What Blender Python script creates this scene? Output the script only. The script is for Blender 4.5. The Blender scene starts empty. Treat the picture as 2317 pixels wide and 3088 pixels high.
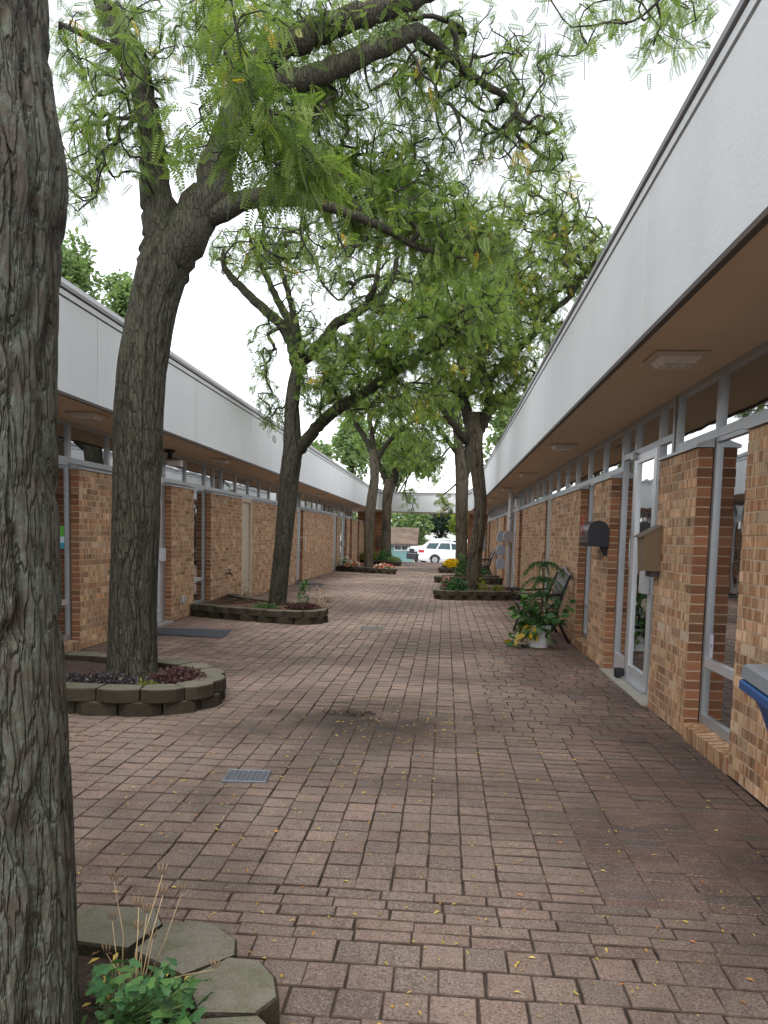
import bpy, bmesh, math, random
import numpy as np
from mathutils import Matrix, Vector

random.seed(7)
rng = np.random.default_rng(7)
R = math.radians
scene = bpy.context.scene
col = scene.collection

# ------------------------------------------------------------------ camera, sky, sun, exposure
CAM_H = 1.40
YAW, PITCH, ROLL = 0.0793706, -0.0809841, -0.0239186
F_PX, CX, CY = 2281.0, 1158.5, 1799.4          # focal length and principal point on a 2317 x 3088 frame
def _rot(yaw, pitch, roll):
    c, s = math.cos(yaw), math.sin(yaw)
    Rz = np.array([[c, -s, 0], [s, c, 0], [0, 0, 1]])
    c, s = math.cos(pitch), math.sin(pitch)
    Rx = np.array([[1, 0, 0], [0, c, -s], [0, s, c]])
    c, s = math.cos(roll), math.sin(roll)
    Ry = np.array([[c, 0, s], [0, 1, 0], [-s, 0, c]])
    return Rz @ Rx @ Ry
CR = _rot(YAW, PITCH, ROLL)
cam_data = bpy.data.cameras.new('camera')
cam = bpy.data.objects.new('camera', cam_data)
col.objects.link(cam)
m = Matrix.Identity(4)
for i in range(3):
    m[i][0] = CR[i, 0]; m[i][1] = CR[i, 2]; m[i][2] = -CR[i, 1]
m[2][3] = CAM_H
cam.matrix_world = m
cam_data.sensor_fit = 'AUTO'
cam_data.sensor_width = 36.0
cam_data.lens = 36.0 * F_PX / 3088.0
cam_data.shift_y = (CY - 1544.0) / 3088.0
cam_data.clip_start = 0.05
cam_data.clip_end = 3000
scene.camera = cam

SUN_EL, SUN_AZ = R(62), R(185)
world = bpy.data.worlds.new('World')
scene.world = world
world.use_nodes = True
wn = world.node_tree
wn.nodes.clear()
wo = wn.nodes.new('ShaderNodeOutputWorld')
wb = wn.nodes.new('ShaderNodeBackground')
ws = wn.nodes.new('ShaderNodeTexSky')
ws.sky_type = 'NISHITA'
ws.sun_disc = False
ws.sun_elevation = SUN_EL
ws.sun_rotation = SUN_AZ
ws.air_density = 1.0
ws.dust_density = 1.5
ws.ozone_density = 1.0
wh = wn.nodes.new('ShaderNodeHueSaturation')       # an overcast sky: nearly colourless
wh.inputs['Saturation'].default_value = 0.20
wn.links.new(ws.outputs[0], wh.inputs['Color'])
wn.links.new(wh.outputs[0], wb.inputs['Color'])
wb.inputs['Strength'].default_value = 0.15
wn.links.new(wb.outputs[0], wo.inputs[0])

sun_data = bpy.data.lights.new('sun', 'SUN')
sun_data.energy = 0.5
sun_data.angle = R(40)
sun_data.color = (1.0, 0.97, 0.93)
sun = bpy.data.objects.new('sun', sun_data)
col.objects.link(sun)
sd = Vector((math.sin(SUN_AZ) * math.cos(SUN_EL), math.cos(SUN_AZ) * math.cos(SUN_EL), math.sin(SUN_EL)))
sun.rotation_euler = (-sd).to_track_quat('-Z', 'Y').to_euler()
sun.location = (0, 0, 30)

vs = scene.view_settings
vs.view_transform = 'Standard'
vs.look = 'None'
vs.exposure = 1.65
vs.gamma = 1.0
scene.cycles.max_bounces = 6
scene.cycles.diffuse_bounces = 3
scene.cycles.transparent_max_bounces = 8
vs.use_curve_mapping = False

# ------------------------------------------------------------------ pixel -> place helpers (frame 1660 wide)
S_ = 2317.0 / 1660.0
def _ray(u, v):
    return CR @ np.array([(u - CX) / F_PX, 1.0, -(v - CY) / F_PX])
def at(u, v, Y):
    d = _ray(u * S_, v * S_)
    return np.array([0, 0, CAM_H]) + d * (Y / d[1])
def on_z(u, v, z):
    d = _ray(u * S_, v * S_)
    return np.array([0, 0, CAM_H]) + d * ((z - CAM_H) / d[2])
def project(P):
    d = (np.atleast_2d(P) - np.array([0, 0, CAM_H])) @ CR
    return np.stack([CX + F_PX * d[:, 0] / d[:, 1], CY - F_PX * d[:, 2] / d[:, 1], d[:, 1]], 1)

# ------------------------------------------------------------------ object helpers
def tag(o, label=None, cat=None, group=None, kind=None):
    if label: o['label'] = label
    if cat: o['category'] = cat
    if group: o['group'] = group
    if kind: o['kind'] = kind
    return o
def empty(name, loc=(0, 0, 0), rz=0.0, label=None, cat=None, group=None):
    o = bpy.data.objects.new(name, None)
    o.empty_display_size = 0.2
    o.location = loc
    o.rotation_euler = (0, 0, rz)
    col.objects.link(o)
    return tag(o, label, cat, group)
def link(name, me, parent=None, mats=None):
    o = bpy.data.objects.new(name, me)
    col.objects.link(o)
    if parent is not None:
        o.parent = parent
    if mats is not None and not me.materials:
        for mt in (mats if isinstance(mats, (list, tuple)) else [mats]):
            me.materials.append(mt)
    return o
def copy_tree(o, parent=None):
    c = o.copy()
    col.objects.link(c)
    c.parent = parent
    for ch in list(o.children):
        copy_tree(ch, c)
    return c

class MB:
    """collects shapes into one mesh"""
    def __init__(self):
        self.v = []; self.f = []; self.mi = []; self.sm = []
    def add(self, verts, faces, mi=0, smooth=False):
        b = len(self.v)
        self.v.extend([tuple(map(float, q)) for q in verts])
        for f in faces:
            self.f.append([b + i for i in f]); self.mi.append(mi); self.sm.append(smooth)
        return self
    def box(self, x0, x1, y0, y1, z0, z1, mi=0):
        if x0 > x1: x0, x1 = x1, x0
        if y0 > y1: y0, y1 = y1, y0
        if z0 > z1: z0, z1 = z1, z0
        v = [(x0, y0, z0), (x1, y0, z0), (x1, y1, z0), (x0, y1, z0), (x0, y0, z1), (x1, y0, z1), (x1, y1, z1), (x0, y1, z1)]
        return self.add(v, [(0, 3, 2, 1), (4, 5, 6, 7), (0, 1, 5, 4), (1, 2, 6, 5), (2, 3, 7, 6), (3, 0, 4, 7)], mi)
    def bbox(self, x0, x1, y0, y1, z0, z1, b=0.01, mi=0):
        """box with chamfered edges"""
        if x0 > x1: x0, x1 = x1, x0
        if y0 > y1: y0, y1 = y1, y0
        if z0 > z1: z0, z1 = z1, z0
        bm = bmesh.new()
        bmesh.ops.create_cube(bm, size=1)
        for q in bm.verts:
            q.co = ((x0 + x1) / 2 + q.co.x * (x1 - x0), (y0 + y1) / 2 + q.co.y * (y1 - y0), (z0 + z1) / 2 + q.co.z * (z1 - z0))
        bmesh.ops.bevel(bm, geom=bm.edges[:], offset=b, segments=1, affect='EDGES', profile=.5)
        return self.bm(bm, mi)
    def bm(self, bm, mi=0, smooth=False):
        bm.verts.index_update()
        self.add([q.co for q in bm.verts], [[q.index for q in f.verts] for f in bm.faces], mi, smooth)
        bm.free()
        return self
    def prism(self, poly, axis, a, b, mi=0, smooth=False):
        """poly: list of 2D points; extruded along axis from a to b"""
        n = len(poly)
        def P(q, t):
            if axis == 'x': return (t, q[0], q[1])
            if axis == 'y': return (q[0], t, q[1])
            return (q[0], q[1], t)
        v = [P(q, a) for q in poly] + [P(q, b) for q in poly]
        self.add(v, [list(range(n)), list(range(2 * n - 1, n - 1, -1))], mi)
        self.add(v, [[i, i + n, (i + 1) % n + n, (i + 1) % n] for i in range(n)], mi, smooth)
        return self
    def tube(self, pts, rad, n=8, mi=0, smooth=True, cap=True):
        pts = [np.array(q, float) for q in pts]
        if np.isscalar(rad): rad = [rad] * len(pts)
        v = []; up = None
        for i, q in enumerate(pts):
            t = pts[min(i + 1, len(pts) - 1)] - pts[max(i - 1, 0)]
            t = t / (np.linalg.norm(t) + 1e-9)
            if up is None:
                up = np.array([0, 0, 1.0]) if abs(t[2]) < .9 else np.array([1.0, 0, 0])
            up = up - t * up.dot(t); up /= (np.linalg.norm(up) + 1e-9)
            bi = np.cross(t, up)
            for k in range(n):
                a = 2 * math.pi * k / n
                v.append(q + rad[i] * (math.cos(a) * up + math.sin(a) * bi))
        f = []
        for i in range(len(pts) - 1):
            for k in range(n):
                f.append((i * n + k, i * n + (k + 1) % n, (i + 1) * n + (k + 1) % n, (i + 1) * n + k))
        self.add(v, f, mi, smooth)
        if cap:
            self.f.append([len(self.v) - n + k for k in range(n)]); self.mi.append(mi); self.sm.append(False)
            self.f.append([len(self.v) - len(v) + k for k in range(n)][::-1]); self.mi.append(mi); self.sm.append(False)
        return self
    def lathe(self, prof, n=20, cx=0, cy=0, mi=0, smooth=True):
        v = []; f = []
        for r, z in prof:
            for k in range(n):
                a = 2 * math.pi * k / n
                v.append((cx + r * math.cos(a), cy + r * math.sin(a), z))
        for i in range(len(prof) - 1):
            for k in range(n):
                f.append((i * n + k, i * n + (k + 1) % n, (i + 1) * n + (k + 1) % n, (i + 1) * n + k))
        return self.add(v, f, mi, smooth)
    def mesh(self, name):
        me = bpy.data.meshes.new(name)
        me.from_pydata(self.v, [], self.f)
        me.polygons.foreach_set('material_index', self.mi)
        me.polygons.foreach_set('use_smooth', self.sm)
        me.update()
        return me
    def build(self, name, mats, parent=None):
        return link(name, self.mesh(name), parent, mats)

def np_mesh(name, V, Fq, smooth=False, attrs=None):
    """fast mesh from numpy arrays: V (n,3), Fq (m,k)"""
    me = bpy.data.meshes.new(name)
    V = np.ascontiguousarray(V, dtype=np.float32); Fq = np.ascontiguousarray(Fq, dtype=np.int32)
    k = Fq.shape[1]
    me.vertices.add(len(V)); me.vertices.foreach_set('co', V.ravel())
    me.loops.add(Fq.size); me.loops.foreach_set('vertex_index', Fq.ravel())
    me.polygons.add(len(Fq)); me.polygons.foreach_set('loop_start', np.arange(0, Fq.size, k, dtype=np.int32))
    me.polygons.foreach_set('use_smooth', np.full(len(Fq), smooth, dtype=bool))
    for nm, arr in (attrs or {}).items():
        a = me.attributes.new(nm, 'FLOAT', 'POINT')
        a.data.foreach_set('value', np.ascontiguousarray(arr, dtype=np.float32))
    me.update(calc_edges=True)
    return me

# ------------------------------------------------------------------ materials
class Mat:
    def __init__(self, name):
        self.m = bpy.data.materials.new(name); self.m.use_nodes = True
        self.t = self.m.node_tree; self.t.nodes.clear()
        self.out = self.t.nodes.new('ShaderNodeOutputMaterial')
    def n(self, typ, props=None, **inp):
        nd = self.t.nodes.new('ShaderNode' + typ)
        for k, v in (props or {}).items(): setattr(nd, k, v)
        for k, v in inp.items(): self.s(nd, k, v)
        return nd
    def s(self, nd, k, v):
        key = int(k[1:]) if k[0] == '_' and k[1:].isdigit() else k.replace('_', ' ')
        sock = nd.inputs[key]
        if isinstance(v, bpy.types.NodeSocket): self.t.links.new(v, sock)
        elif isinstance(v, bpy.types.Node): self.t.links.new(v.outputs[0], sock)
        else:
            if sock.type == 'RGBA' and len(v) == 3: v = (*v, 1)
            sock.default_value = v
    def math(self, op, a, b=0.0, c=None, clamp=False):
        nd = self.n('Math', {'operation': op, 'use_clamp': clamp}, _0=a, _1=b)
        if c is not None: self.s(nd, '_2', c)
        return nd.outputs[0]
    def ramp(self, fac, stops, interp='LINEAR'):
        nd = self.n('ValToRGB'); e = nd.color_ramp
        e.interpolation = interp
        while len(e.elements) < len(stops): e.elements.new(0.5)
        for el, (p, c) in zip(e.elements, stops):
            el.position = p
            el.color = (c, c, c, 1) if np.isscalar(c) else (*c, 1)
        self.s(nd, 'Fac', fac)
        return nd.outputs[0]
    def mix(self, fac, a, b, blend='MIX'):
        nd = self.n('Mix', {'data_type': 'RGBA', 'blend_type': blend})
        self.s(nd, '_0', fac); self.s(nd, '_6', a); self.s(nd, '_7', b)
        return nd.outputs[2]
    def noise(self, vec, scale, detail=3.0, rough=0.5, dist=0.0):
        nd = self.n('TexNoise', Scale=scale, Detail=detail, Roughness=rough, Distortion=dist)
        if vec is not None: self.s(nd, 'Vector', vec)
        return nd.outputs[0]
    def pos(self): return self.n('NewGeometry').outputs['Position']
    def map(self, vec, scale=(1, 1, 1), loc=(0, 0, 0)):
        return self.n('Mapping', Vector=vec, Scale=scale, Location=loc).outputs[0]
    def bsdf(self, color, rough=0.6, metal=0.0, normal=None, spec=0.5, **kw):
        b = self.n('BsdfPrincipled', Base_Color=color, Roughness=rough, Metallic=metal)
        b.inputs['Specular IOR Level'].default_value = spec
        if normal is not None: self.s(b, 'Normal', normal)
        for k, v in kw.items(): self.s(b, k, v)
        self.t.links.new(b.outputs[0], self.out.inputs[0])
        return b
    def bump(self, h, strength=0.4, dist=0.01):
        return self.n('Bump', Height=h, Strength=strength, Distance=dist).outputs[0]

def plain(name, c, rough=0.55, metal=0.0, var=0.12, scale=9.0, bump=0.0, spec=0.5):
    M = Mat(name); p = M.pos()
    nz = M.noise(p, scale, 5, 0.6)
    cc = M.ramp(nz, [(0.25, tuple(x * (1 - var) for x in c)), (0.75, tuple(min(1, x * (1 + var)) for x in c))])
    nrm = M.bump(M.noise(p, scale * 8, 4, .6), bump, .004) if bump else None
    M.bsdf(cc, M.ramp(nz, [(0.2, max(0, rough - .06)), (0.8, min(1, rough + .08))]), metal, nrm, spec)
    return M.m

def rnd_socket(M):
    a = M.n('NewGeometry').outputs['Random Per Island']
    b = M.n('ObjectInfo').outputs['Random']
    return M.math('FRACT', M.math('ADD', a, b))

def make_paver(name, c1, c2, c3):
    M = Mat(name); p = M.pos(); r = rnd_socket(M)
    base = M.ramp(r, [(0.0, c1), (0.35, c2), (0.62, c3), (0.85, c2), (1.0, tuple(x * 1.35 for x in c1))])
    big = M.noise(p, 0.55, 4, .6, .4)
    stain = M.ramp(big, [(0.40, 0.52), (0.50, 0.86), (0.60, 1.12)])
    # damp dark patch by the settled drain, spilling toward the grate (a stain with its own shape)
    off = M.n('VectorMath', {'operation': 'SUBTRACT'}, _0=p, _1=(-0.55, 5.55, 0.0)).outputs[0]
    off = M.map(off, (0.55, 0.85, 0))
    ln = M.n('VectorMath', {'operation': 'LENGTH'}, _0=off).outputs['Value']
    ln = M.math('ADD', ln, M.math('MULTIPLY', M.math('SUBTRACT', M.noise(p, 1.6, 4, .6), 0.5), 1.1))
    wet = M.ramp(ln, [(0.10, 0.28), (0.85, 1.0)])
    # damp near; beyond an uneven edge, drier tone plus open-sky brightness painted in
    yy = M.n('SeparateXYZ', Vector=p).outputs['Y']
    dry = M.math('ADD', yy, M.math('MULTIPLY', M.math('SUBTRACT', M.noise(p, .45, 4, .6), .5), 9.0))  # depth mask for dryness and the painted light of the far end
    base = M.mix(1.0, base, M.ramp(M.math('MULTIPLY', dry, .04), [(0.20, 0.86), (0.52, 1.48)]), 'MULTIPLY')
    moss = M.ramp(M.noise(p, 1.1, 5, .65, .5), [(0.55, 0.0), (0.72, 0.45)])
    base = M.mix(moss, base, (0.062, 0.053, 0.028))
    sp = M.noise(p, 120, 3, .75)
    base = M.mix(M.ramp(sp, [(0.55, 0.0), (0.64, 0.75)]), base, (0.30, 0.27, 0.24))
    base = M.mix(M.ramp(sp, [(0.36, 0.75), (0.46, 0.0)]), base, (0.035, 0.028, 0.024))
    mid = M.noise(p, 24, 4, .6)
    base = M.mix(0.35, base, M.ramp(mid, [(0.3, 0.6), (0.7, 1.25)]), 'MULTIPLY')
    base = M.mix(0.8, base, stain, 'MULTIPLY')
    base = M.mix(1.0, base, wet, 'MULTIPLY')
    M.bsdf(base, M.ramp(big, [(0.38, 0.68), (0.6, 0.85)]), 0, M.bump(M.math('ADD', sp, mid), 0.5, .003), 0.2)
    return M.m
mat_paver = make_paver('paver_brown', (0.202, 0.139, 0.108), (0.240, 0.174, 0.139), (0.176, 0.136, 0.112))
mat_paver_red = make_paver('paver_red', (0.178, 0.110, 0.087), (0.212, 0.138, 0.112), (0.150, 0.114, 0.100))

def make_brick(name, stops, streak):
    M = Mat(name); p = M.pos(); r = rnd_socket(M)
    sh = M.n('CombineXYZ', X=M.math('MULTIPLY', r, 37.0), Y=M.math('MULTIPLY', r, 91.0), Z=M.math('MULTIPLY', r, 53.0)).outputs[0]
    v = M.n('VectorMath', {'operation': 'ADD'}, _0=p, _1=sh).outputs[0]
    st = M.noise(M.map(v, (21, 21, 1.6)), 1.0, 1.5, .5, .3)
    base = M.ramp(r, stops)
    if streak:
        base = M.mix(M.ramp(st, [(0.44, 0.0), (0.475, 0.9), (0.5, 0.0)]), base, (0.27, 0.135, 0.065))
        base = M.mix(M.ramp(st, [(0.53, 0.0), (0.56, 0.75), (0.66, .35)]), base, (0.66, 0.47, 0.30))
        base = M.mix(M.ramp(st, [(0.33, 0.85), (0.39, 0.0)]), base, (0.21, 0.105, 0.052))
    r2 = M.math('FRACT', M.math('MULTIPLY', r, 17.31))
    base = M.mix(1.0, base, M.ramp(r2, [(0.0, 0.66), (0.3, 0.95), (0.7, 1.04), (1.0, 1.28)]), 'MULTIPLY')
    fine = M.noise(p, 120, 3, .6)
    base = M.mix(0.5, base, M.ramp(fine, [(0.3, 0.72), (0.7, 1.2)]), 'MULTIPLY')
    dirt = M.noise(p, 1.3, 4, .6)
    base = M.mix(0.5, base, M.ramp(dirt, [(0.3, 0.72), (0.6, 1.06)]), 'MULTIPLY')
    M.bsdf(base, 0.85, 0, M.bump(M.math('ADD', fine, M.math('MULTIPLY', st, 2.0)), 0.6, .004), 0.25)
    return M.m
def _edge():
    M = Mat('paver_edge_dirt'); p = M.pos()
    nz = M.noise(p, 14, 4, .6)
    M.bsdf(M.ramp(nz, [(0.3, (0.050, 0.036, 0.028)), (0.55, (0.090, 0.065, 0.051)), (0.75, (0.140, 0.102, 0.082))]), .95, 0, None, .2)
    return M.m
mat_paver_edge = _edge()
mat_brick = make_brick('brick_tan', [(0.0, (0.54, 0.325, 0.180)), (0.25, (0.47, 0.260, 0.135)), (0.45, (0.59, 0.390, 0.235)), (0.62, (0.43, 0.225, 0.115)),
                                     (0.76, (0.57, 0.360, 0.210)), (0.88, (0.35, 0.200, 0.115)), (0.95, (0.66, 0.49, 0.33)), (1.0, (0.43, 0.18, 0.090))], True)
mat_brick_end = make_brick('brick_end_red', [(0.0, (0.29, 0.122, 0.060)), (0.4, (0.35, 0.158, 0.080)), (0.75, (0.25, 0.112, 0.058)), (1.0, (0.34, 0.19, 0.105))], False)
mat_mortar = plain('mortar', (0.52, 0.405, 0.29), 0.95, 0, .15, 30, .4)
mat_fascia = None
def _fascia():
    M = Mat('fascia_white'); p = M.pos()
    st = M.noise(M.map(p, (1.6, 1.6, 0.10)), 1.0, 4, .6, .3)
    fine = M.noise(p, 40, 4, .6)
    c = M.ramp(st, [(0.25, (0.62, 0.63, 0.625)), (0.5, (0.665, 0.68, 0.68)), (0.75, (0.69, 0.705, 0.705))])
    drip = M.noise(M.map(p, (9, 9, 0.35)), 1.0, 3, .6)
    c = M.mix(M.ramp(drip, [(0.66, 0.0), (0.82, 0.12)]), c, (0.42, 0.42, 0.38))
    wav = M.noise(M.map(p, (1.2, 1.2, 1.8)), 1.0, 2, .5)
    spots = M.noise(M.map(p, (14, 14, 3.5)), 1.0, 3, .7)
    c = M.mix(M.ramp(spots, [(0.70, 0.0), (0.80, 0.35)]), c, (0.40, 0.37, 0.32))
    M.bsdf(c, 0.5, 0, M.bump(M.math('ADD', M.math('MULTIPLY', wav, 6.0), fine), .25, .01), .4)
    return M.m
mat_fascia = _fascia()
mat_coping = plain('coping_metal', (0.30, 0.29, 0.295), 0.45, 0.3, .12, 3)
mat_trim_dark = plain('dark_trim', (0.075, 0.058, 0.05), 0.6, 0, .2, 5)
mat_soffit = plain('soffit_tan', (0.58, 0.445, 0.30), 0.8, 0, .06, 2.0, .05)
mat_alu = plain('aluminium', (0.42, 0.435, 0.45), 0.42, 0.55, .1, 6)
mat_alu_light = plain('aluminium_light', (0.66, 0.68, 0.70), 0.38, 0.5, .08, 6)
mat_grey_panel = plain('grey_panel', (0.36, 0.365, 0.335), 0.6, 0, .08, 3)
mat_tan_panel = plain('tan_panel', (0.56, 0.47, 0.37), 0.6, 0, .08, 3)
mat_white_metal = plain('white_metal', (0.74, 0.75, 0.76), 0.4, 0, .06, 8)
mat_interior = plain('interior_wall', (0.66, 0.52, 0.37), 0.85, 0, .12, 1.2)
mat_int_floor = plain('interior_floor', (0.33, 0.24, 0.16), 0.5, 0, .15, 2.5)
mat_concrete = plain('concrete', (0.33, 0.31, 0.265), 0.85, 0, .2, 7, .4)
mat_black = plain('black_metal', (0.018, 0.018, 0.022), 0.42, 0.2, .2, 10)
mat_rubber = plain('dark_rubber', (0.040, 0.046, 0.055), 0.85, 0, .3, 18, .5)
mat_roof = plain('roof_gravel', (0.30, 0.29, 0.28), 0.95, 0, .25, 20, .4)
def _glass(name, tint=(0.86, 0.90, 0.90), refl=0.36):
    M = Mat(name)
    lw = M.n('Fresnel', IOR=1.5)
    f = M.math('ADD', M.math('MULTIPLY', lw.outputs[0], 1.15), refl, clamp=True)
    nz = M.bump(M.noise(M.pos(), 1.6, 2, .5), 0.04, .05)
    g = M.n('BsdfGlossy', Roughness=0.015, Color=(0.93, 0.95, 0.97)); M.s(g, 'Normal', nz)
    tr = M.n('BsdfTransparent', Color=tint)
    mx = M.n('MixShader', _0=f, _1=tr.outputs[0], _2=g.outputs[0])
    M.t.links.new(mx.outputs[0], M.out.inputs[0])
    return M.m
mat_glass = _glass('window_glass')
mat_soil = plain('soil', (0.045, 0.027, 0.019), 0.95, 0, .6, 45, .9)
mat_mulch = plain('mulch', (0.12, 0.060, 0.036), 0.95, 0, .6, 40, .9)
def _block():
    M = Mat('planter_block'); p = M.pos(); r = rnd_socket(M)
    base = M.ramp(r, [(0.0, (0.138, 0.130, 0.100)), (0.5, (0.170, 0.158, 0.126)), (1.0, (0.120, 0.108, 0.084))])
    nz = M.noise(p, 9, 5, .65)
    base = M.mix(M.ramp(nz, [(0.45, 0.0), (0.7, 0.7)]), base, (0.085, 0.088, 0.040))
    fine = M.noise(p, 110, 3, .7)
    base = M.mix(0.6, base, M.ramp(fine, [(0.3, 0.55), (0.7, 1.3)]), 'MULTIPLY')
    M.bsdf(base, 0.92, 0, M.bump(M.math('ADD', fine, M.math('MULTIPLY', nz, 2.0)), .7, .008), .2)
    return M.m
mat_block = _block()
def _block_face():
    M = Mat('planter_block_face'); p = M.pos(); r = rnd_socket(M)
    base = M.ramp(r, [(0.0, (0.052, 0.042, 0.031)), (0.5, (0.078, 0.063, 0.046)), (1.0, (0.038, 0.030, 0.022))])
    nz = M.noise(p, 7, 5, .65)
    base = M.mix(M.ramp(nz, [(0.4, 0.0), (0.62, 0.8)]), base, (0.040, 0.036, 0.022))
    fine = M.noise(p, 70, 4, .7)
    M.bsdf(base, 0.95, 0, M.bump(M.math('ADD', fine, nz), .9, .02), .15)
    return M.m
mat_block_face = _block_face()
def _bark(name, dark, mid, lichen, lich_amt, moss_amt, sc=1.0):
    M = Mat(name); p = M.pos()
    v = M.map(p, (36 * sc, 36 * sc, 6.5 * sc))
    w = M.n('TexVoronoi', {'feature': 'DISTANCE_TO_EDGE'}, Scale=1.0)
    dn = M.n('TexNoise', Scale=1.3, Detail=3); M.s(dn, 'Vector', v)
    vv = M.n('VectorMath', {'operation': 'ADD'}, _0=v, _1=M.n('VectorMath', {'operation': 'SCALE'}, _0=dn.outputs[1], Scale=1.1).outputs[0]).outputs[0]
    M.s(w, 'Vector', vv)
    crack = M.ramp(w.outputs[0], [(0.0, 0.35), (0.12, 1.0)])
    fine = M.noise(M.map(p, (70, 70, 16)), 1.0, 5, .65)
    c = M.ramp(fine, [(0.25, tuple(x * .62 for x in mid)), (0.55, mid), (0.8, tuple(x * 1.3 for x in mid))])
    at_ = M.n('Attribute', {'attribute_name': 'furrow'}).outputs['Fac']
    c = M.mix(M.math('SUBTRACT', 1.0, crack), c, dark)
    c = M.mix(M.ramp(at_, [(0.25, 0.9), (0.62, 0.0)]), c, dark)
    lz = M.noise(p, 13.0, 6, .75)
    lf = M.math('MULTIPLY', M.ramp(lz, [(0.44, 0.0), (0.55, lich_amt)]), M.ramp(M.noise(p, 90, 2, .6), [(0.35, .25), (0.6, 1.0)]))
    c = M.mix(lf, c, lichen)
    up = M.n('SeparateXYZ', Vector=M.n('NewGeometry').outputs['Normal']).outputs['Z']
    mossf = M.math('MULTIPLY', M.ramp(M.math('ADD', up, M.math('MULTIPLY', M.noise(p, 6, 4, .6), .8)), [(0.5, 0.0), (0.85, 1.0)]), moss_amt)
    c = M.mix(mossf, c, (0.050, 0.062, 0.016))
    h = M.math('ADD', M.math('MULTIPLY', crack, 1.0), M.math('MULTIPLY', fine, 0.5))
    M.bsdf(c, 0.92, 0, M.bump(h, 0.85, .022 / sc), .2)
    return M.m
mat_bark_near = _bark('bark_lichen', (0.050, 0.041, 0.032), (0.105, 0.092, 0.074), (0.128, 0.152, 0.122), .85, .2)
mat_bark = _bark('bark_dark', (0.030, 0.025, 0.018), (0.066, 0.058, 0.043), (0.085, 0.098, 0.070), .40, .35)
mat_bark_far = _bark('bark_brown', (0.036, 0.027, 0.020), (0.112, 0.088, 0.064), (0.120, 0.125, 0.085), .30, .55, .8)
mat_limb = _bark('bark_limb', (0.018, 0.015, 0.010), (0.050, 0.043, 0.031), (0.060, 0.072, 0.045), .40, .7)
mat_twig = plain('twig', (0.026, 0.021, 0.016), 0.9, 0, .3, 20)
def _leaf(name, cols, trans=0.5, rough=0.5):
    M = Mat(name)
    t = M.n('Attribute', {'attribute_name': 'tint'}).outputs['Fac']
    c = M.ramp(t, cols)
    nz = M.noise(M.pos(), 1.1, 3, .6)
    c = M.mix(0.55, c, M.ramp(nz, [(0.3, 0.7), (0.7, 1.25)]), 'MULTIPLY')
    b = M.n('BsdfPrincipled', Base_Color=c, Roughness=rough); b.inputs['Specular IOR Level'].default_value = .35
    tl = M.n('BsdfTranslucent', Color=M.mix(0.5, c, (1.5, 1.8, 0.8), 'MULTIPLY'))
    mx = M.n('MixShader', _0=trans, _1=b.outputs[0], _2=tl.outputs[0])
    M.t.links.new(mx.outputs[0], M.out.inputs[0])
    return M.m
GREEN = [(0.0, (0.058, 0.094, 0.026)), (0.4, (0.122, 0.182, 0.041)), (0.8, (0.198, 0.262, 0.056)), (0.93, (0.25, 0.28, 0.055)), (0.965, (0.50, 0.33, 0.02)), (1.0, (0.60, 0.36, 0.02))]
mat_leaf = _leaf('locust_leaf', GREEN)
mat_leaf_y = _leaf('locust_leaf_autumn', [(0.0, (0.105, 0.155, 0.036)), (0.5, (0.160, 0.220, 0.048)), (0.85, (0.24, 0.28, 0.055)), (0.95, (0.42, 0.34, 0.05)), (1.0, (0.5, 0.36, 0.05))])
mat_leaf_bg = _leaf('background_leaf', [(0.0, (0.105, 0.165, 0.070)), (0.5, (0.165, 0.235, 0.095)), (1.0, (0.25, 0.31, 0.12))])
mat_leaf_dark = _leaf('dark_evergreen_leaf', [(0.0, (0.014, 0.030, 0.017)), (0.6, (0.024, 0.048, 0.026)), (1.0, (0.045, 0.075, 0.035))], .2)
mat_leaf_yg = _leaf('yellow_green_leaf', [(0.0, (0.10, 0.16, 0.03)), (0.6, (0.19, 0.24, 0.04)), (1.0, (0.34, 0.31, 0.04))])
mat_leaf_garden = _leaf('garden_leaf', [(0.0, (0.030, 0.090, 0.028)), (0.6, (0.055, 0.140, 0.045)), (1.0, (0.10, 0.20, 0.05))], .3, .42)
mat_leaf_house = _leaf('houseplant_leaf', [(0.0, (0.030, 0.080, 0.022)), (0.6, (0.055, 0.135, 0.034)), (0.88, (0.11, 0.21, 0.05)), (0.92, (0.40, 0.28, 0.03)), (1.0, (0.42, 0.27, 0.03))], .25, .3)
mat_leaf_purple = _leaf('purple_leaf', [(0.0, (0.030, 0.014, 0.016)), (0.6, (0.075, 0.026, 0.030)), (0.85, (0.13, 0.055, 0.050)), (1.0, (0.14, 0.12, 0.06))], .25)
mat_leaf_silver = _leaf('dark_groundcover', [(0.0, (0.016, 0.013, 0.016)), (0.7, (0.040, 0.030, 0.036)), (1.0, (0.17, 0.16, 0.16))], .15)
mat_straw = plain('dry_stem', (0.36, 0.26, 0.14), 0.9, 0, .3, 30)
mat_fallen = _leaf('fallen_leaf', [(0.0, (0.42, 0.31, 0.05)), (0.5, (0.50, 0.38, 0.09)), (0.8, (0.42, 0.22, 0.03)), (0.93, (0.40, 0.13, 0.03)), (1.0, (0.25, 0.30, 0.04))], .1)
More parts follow.
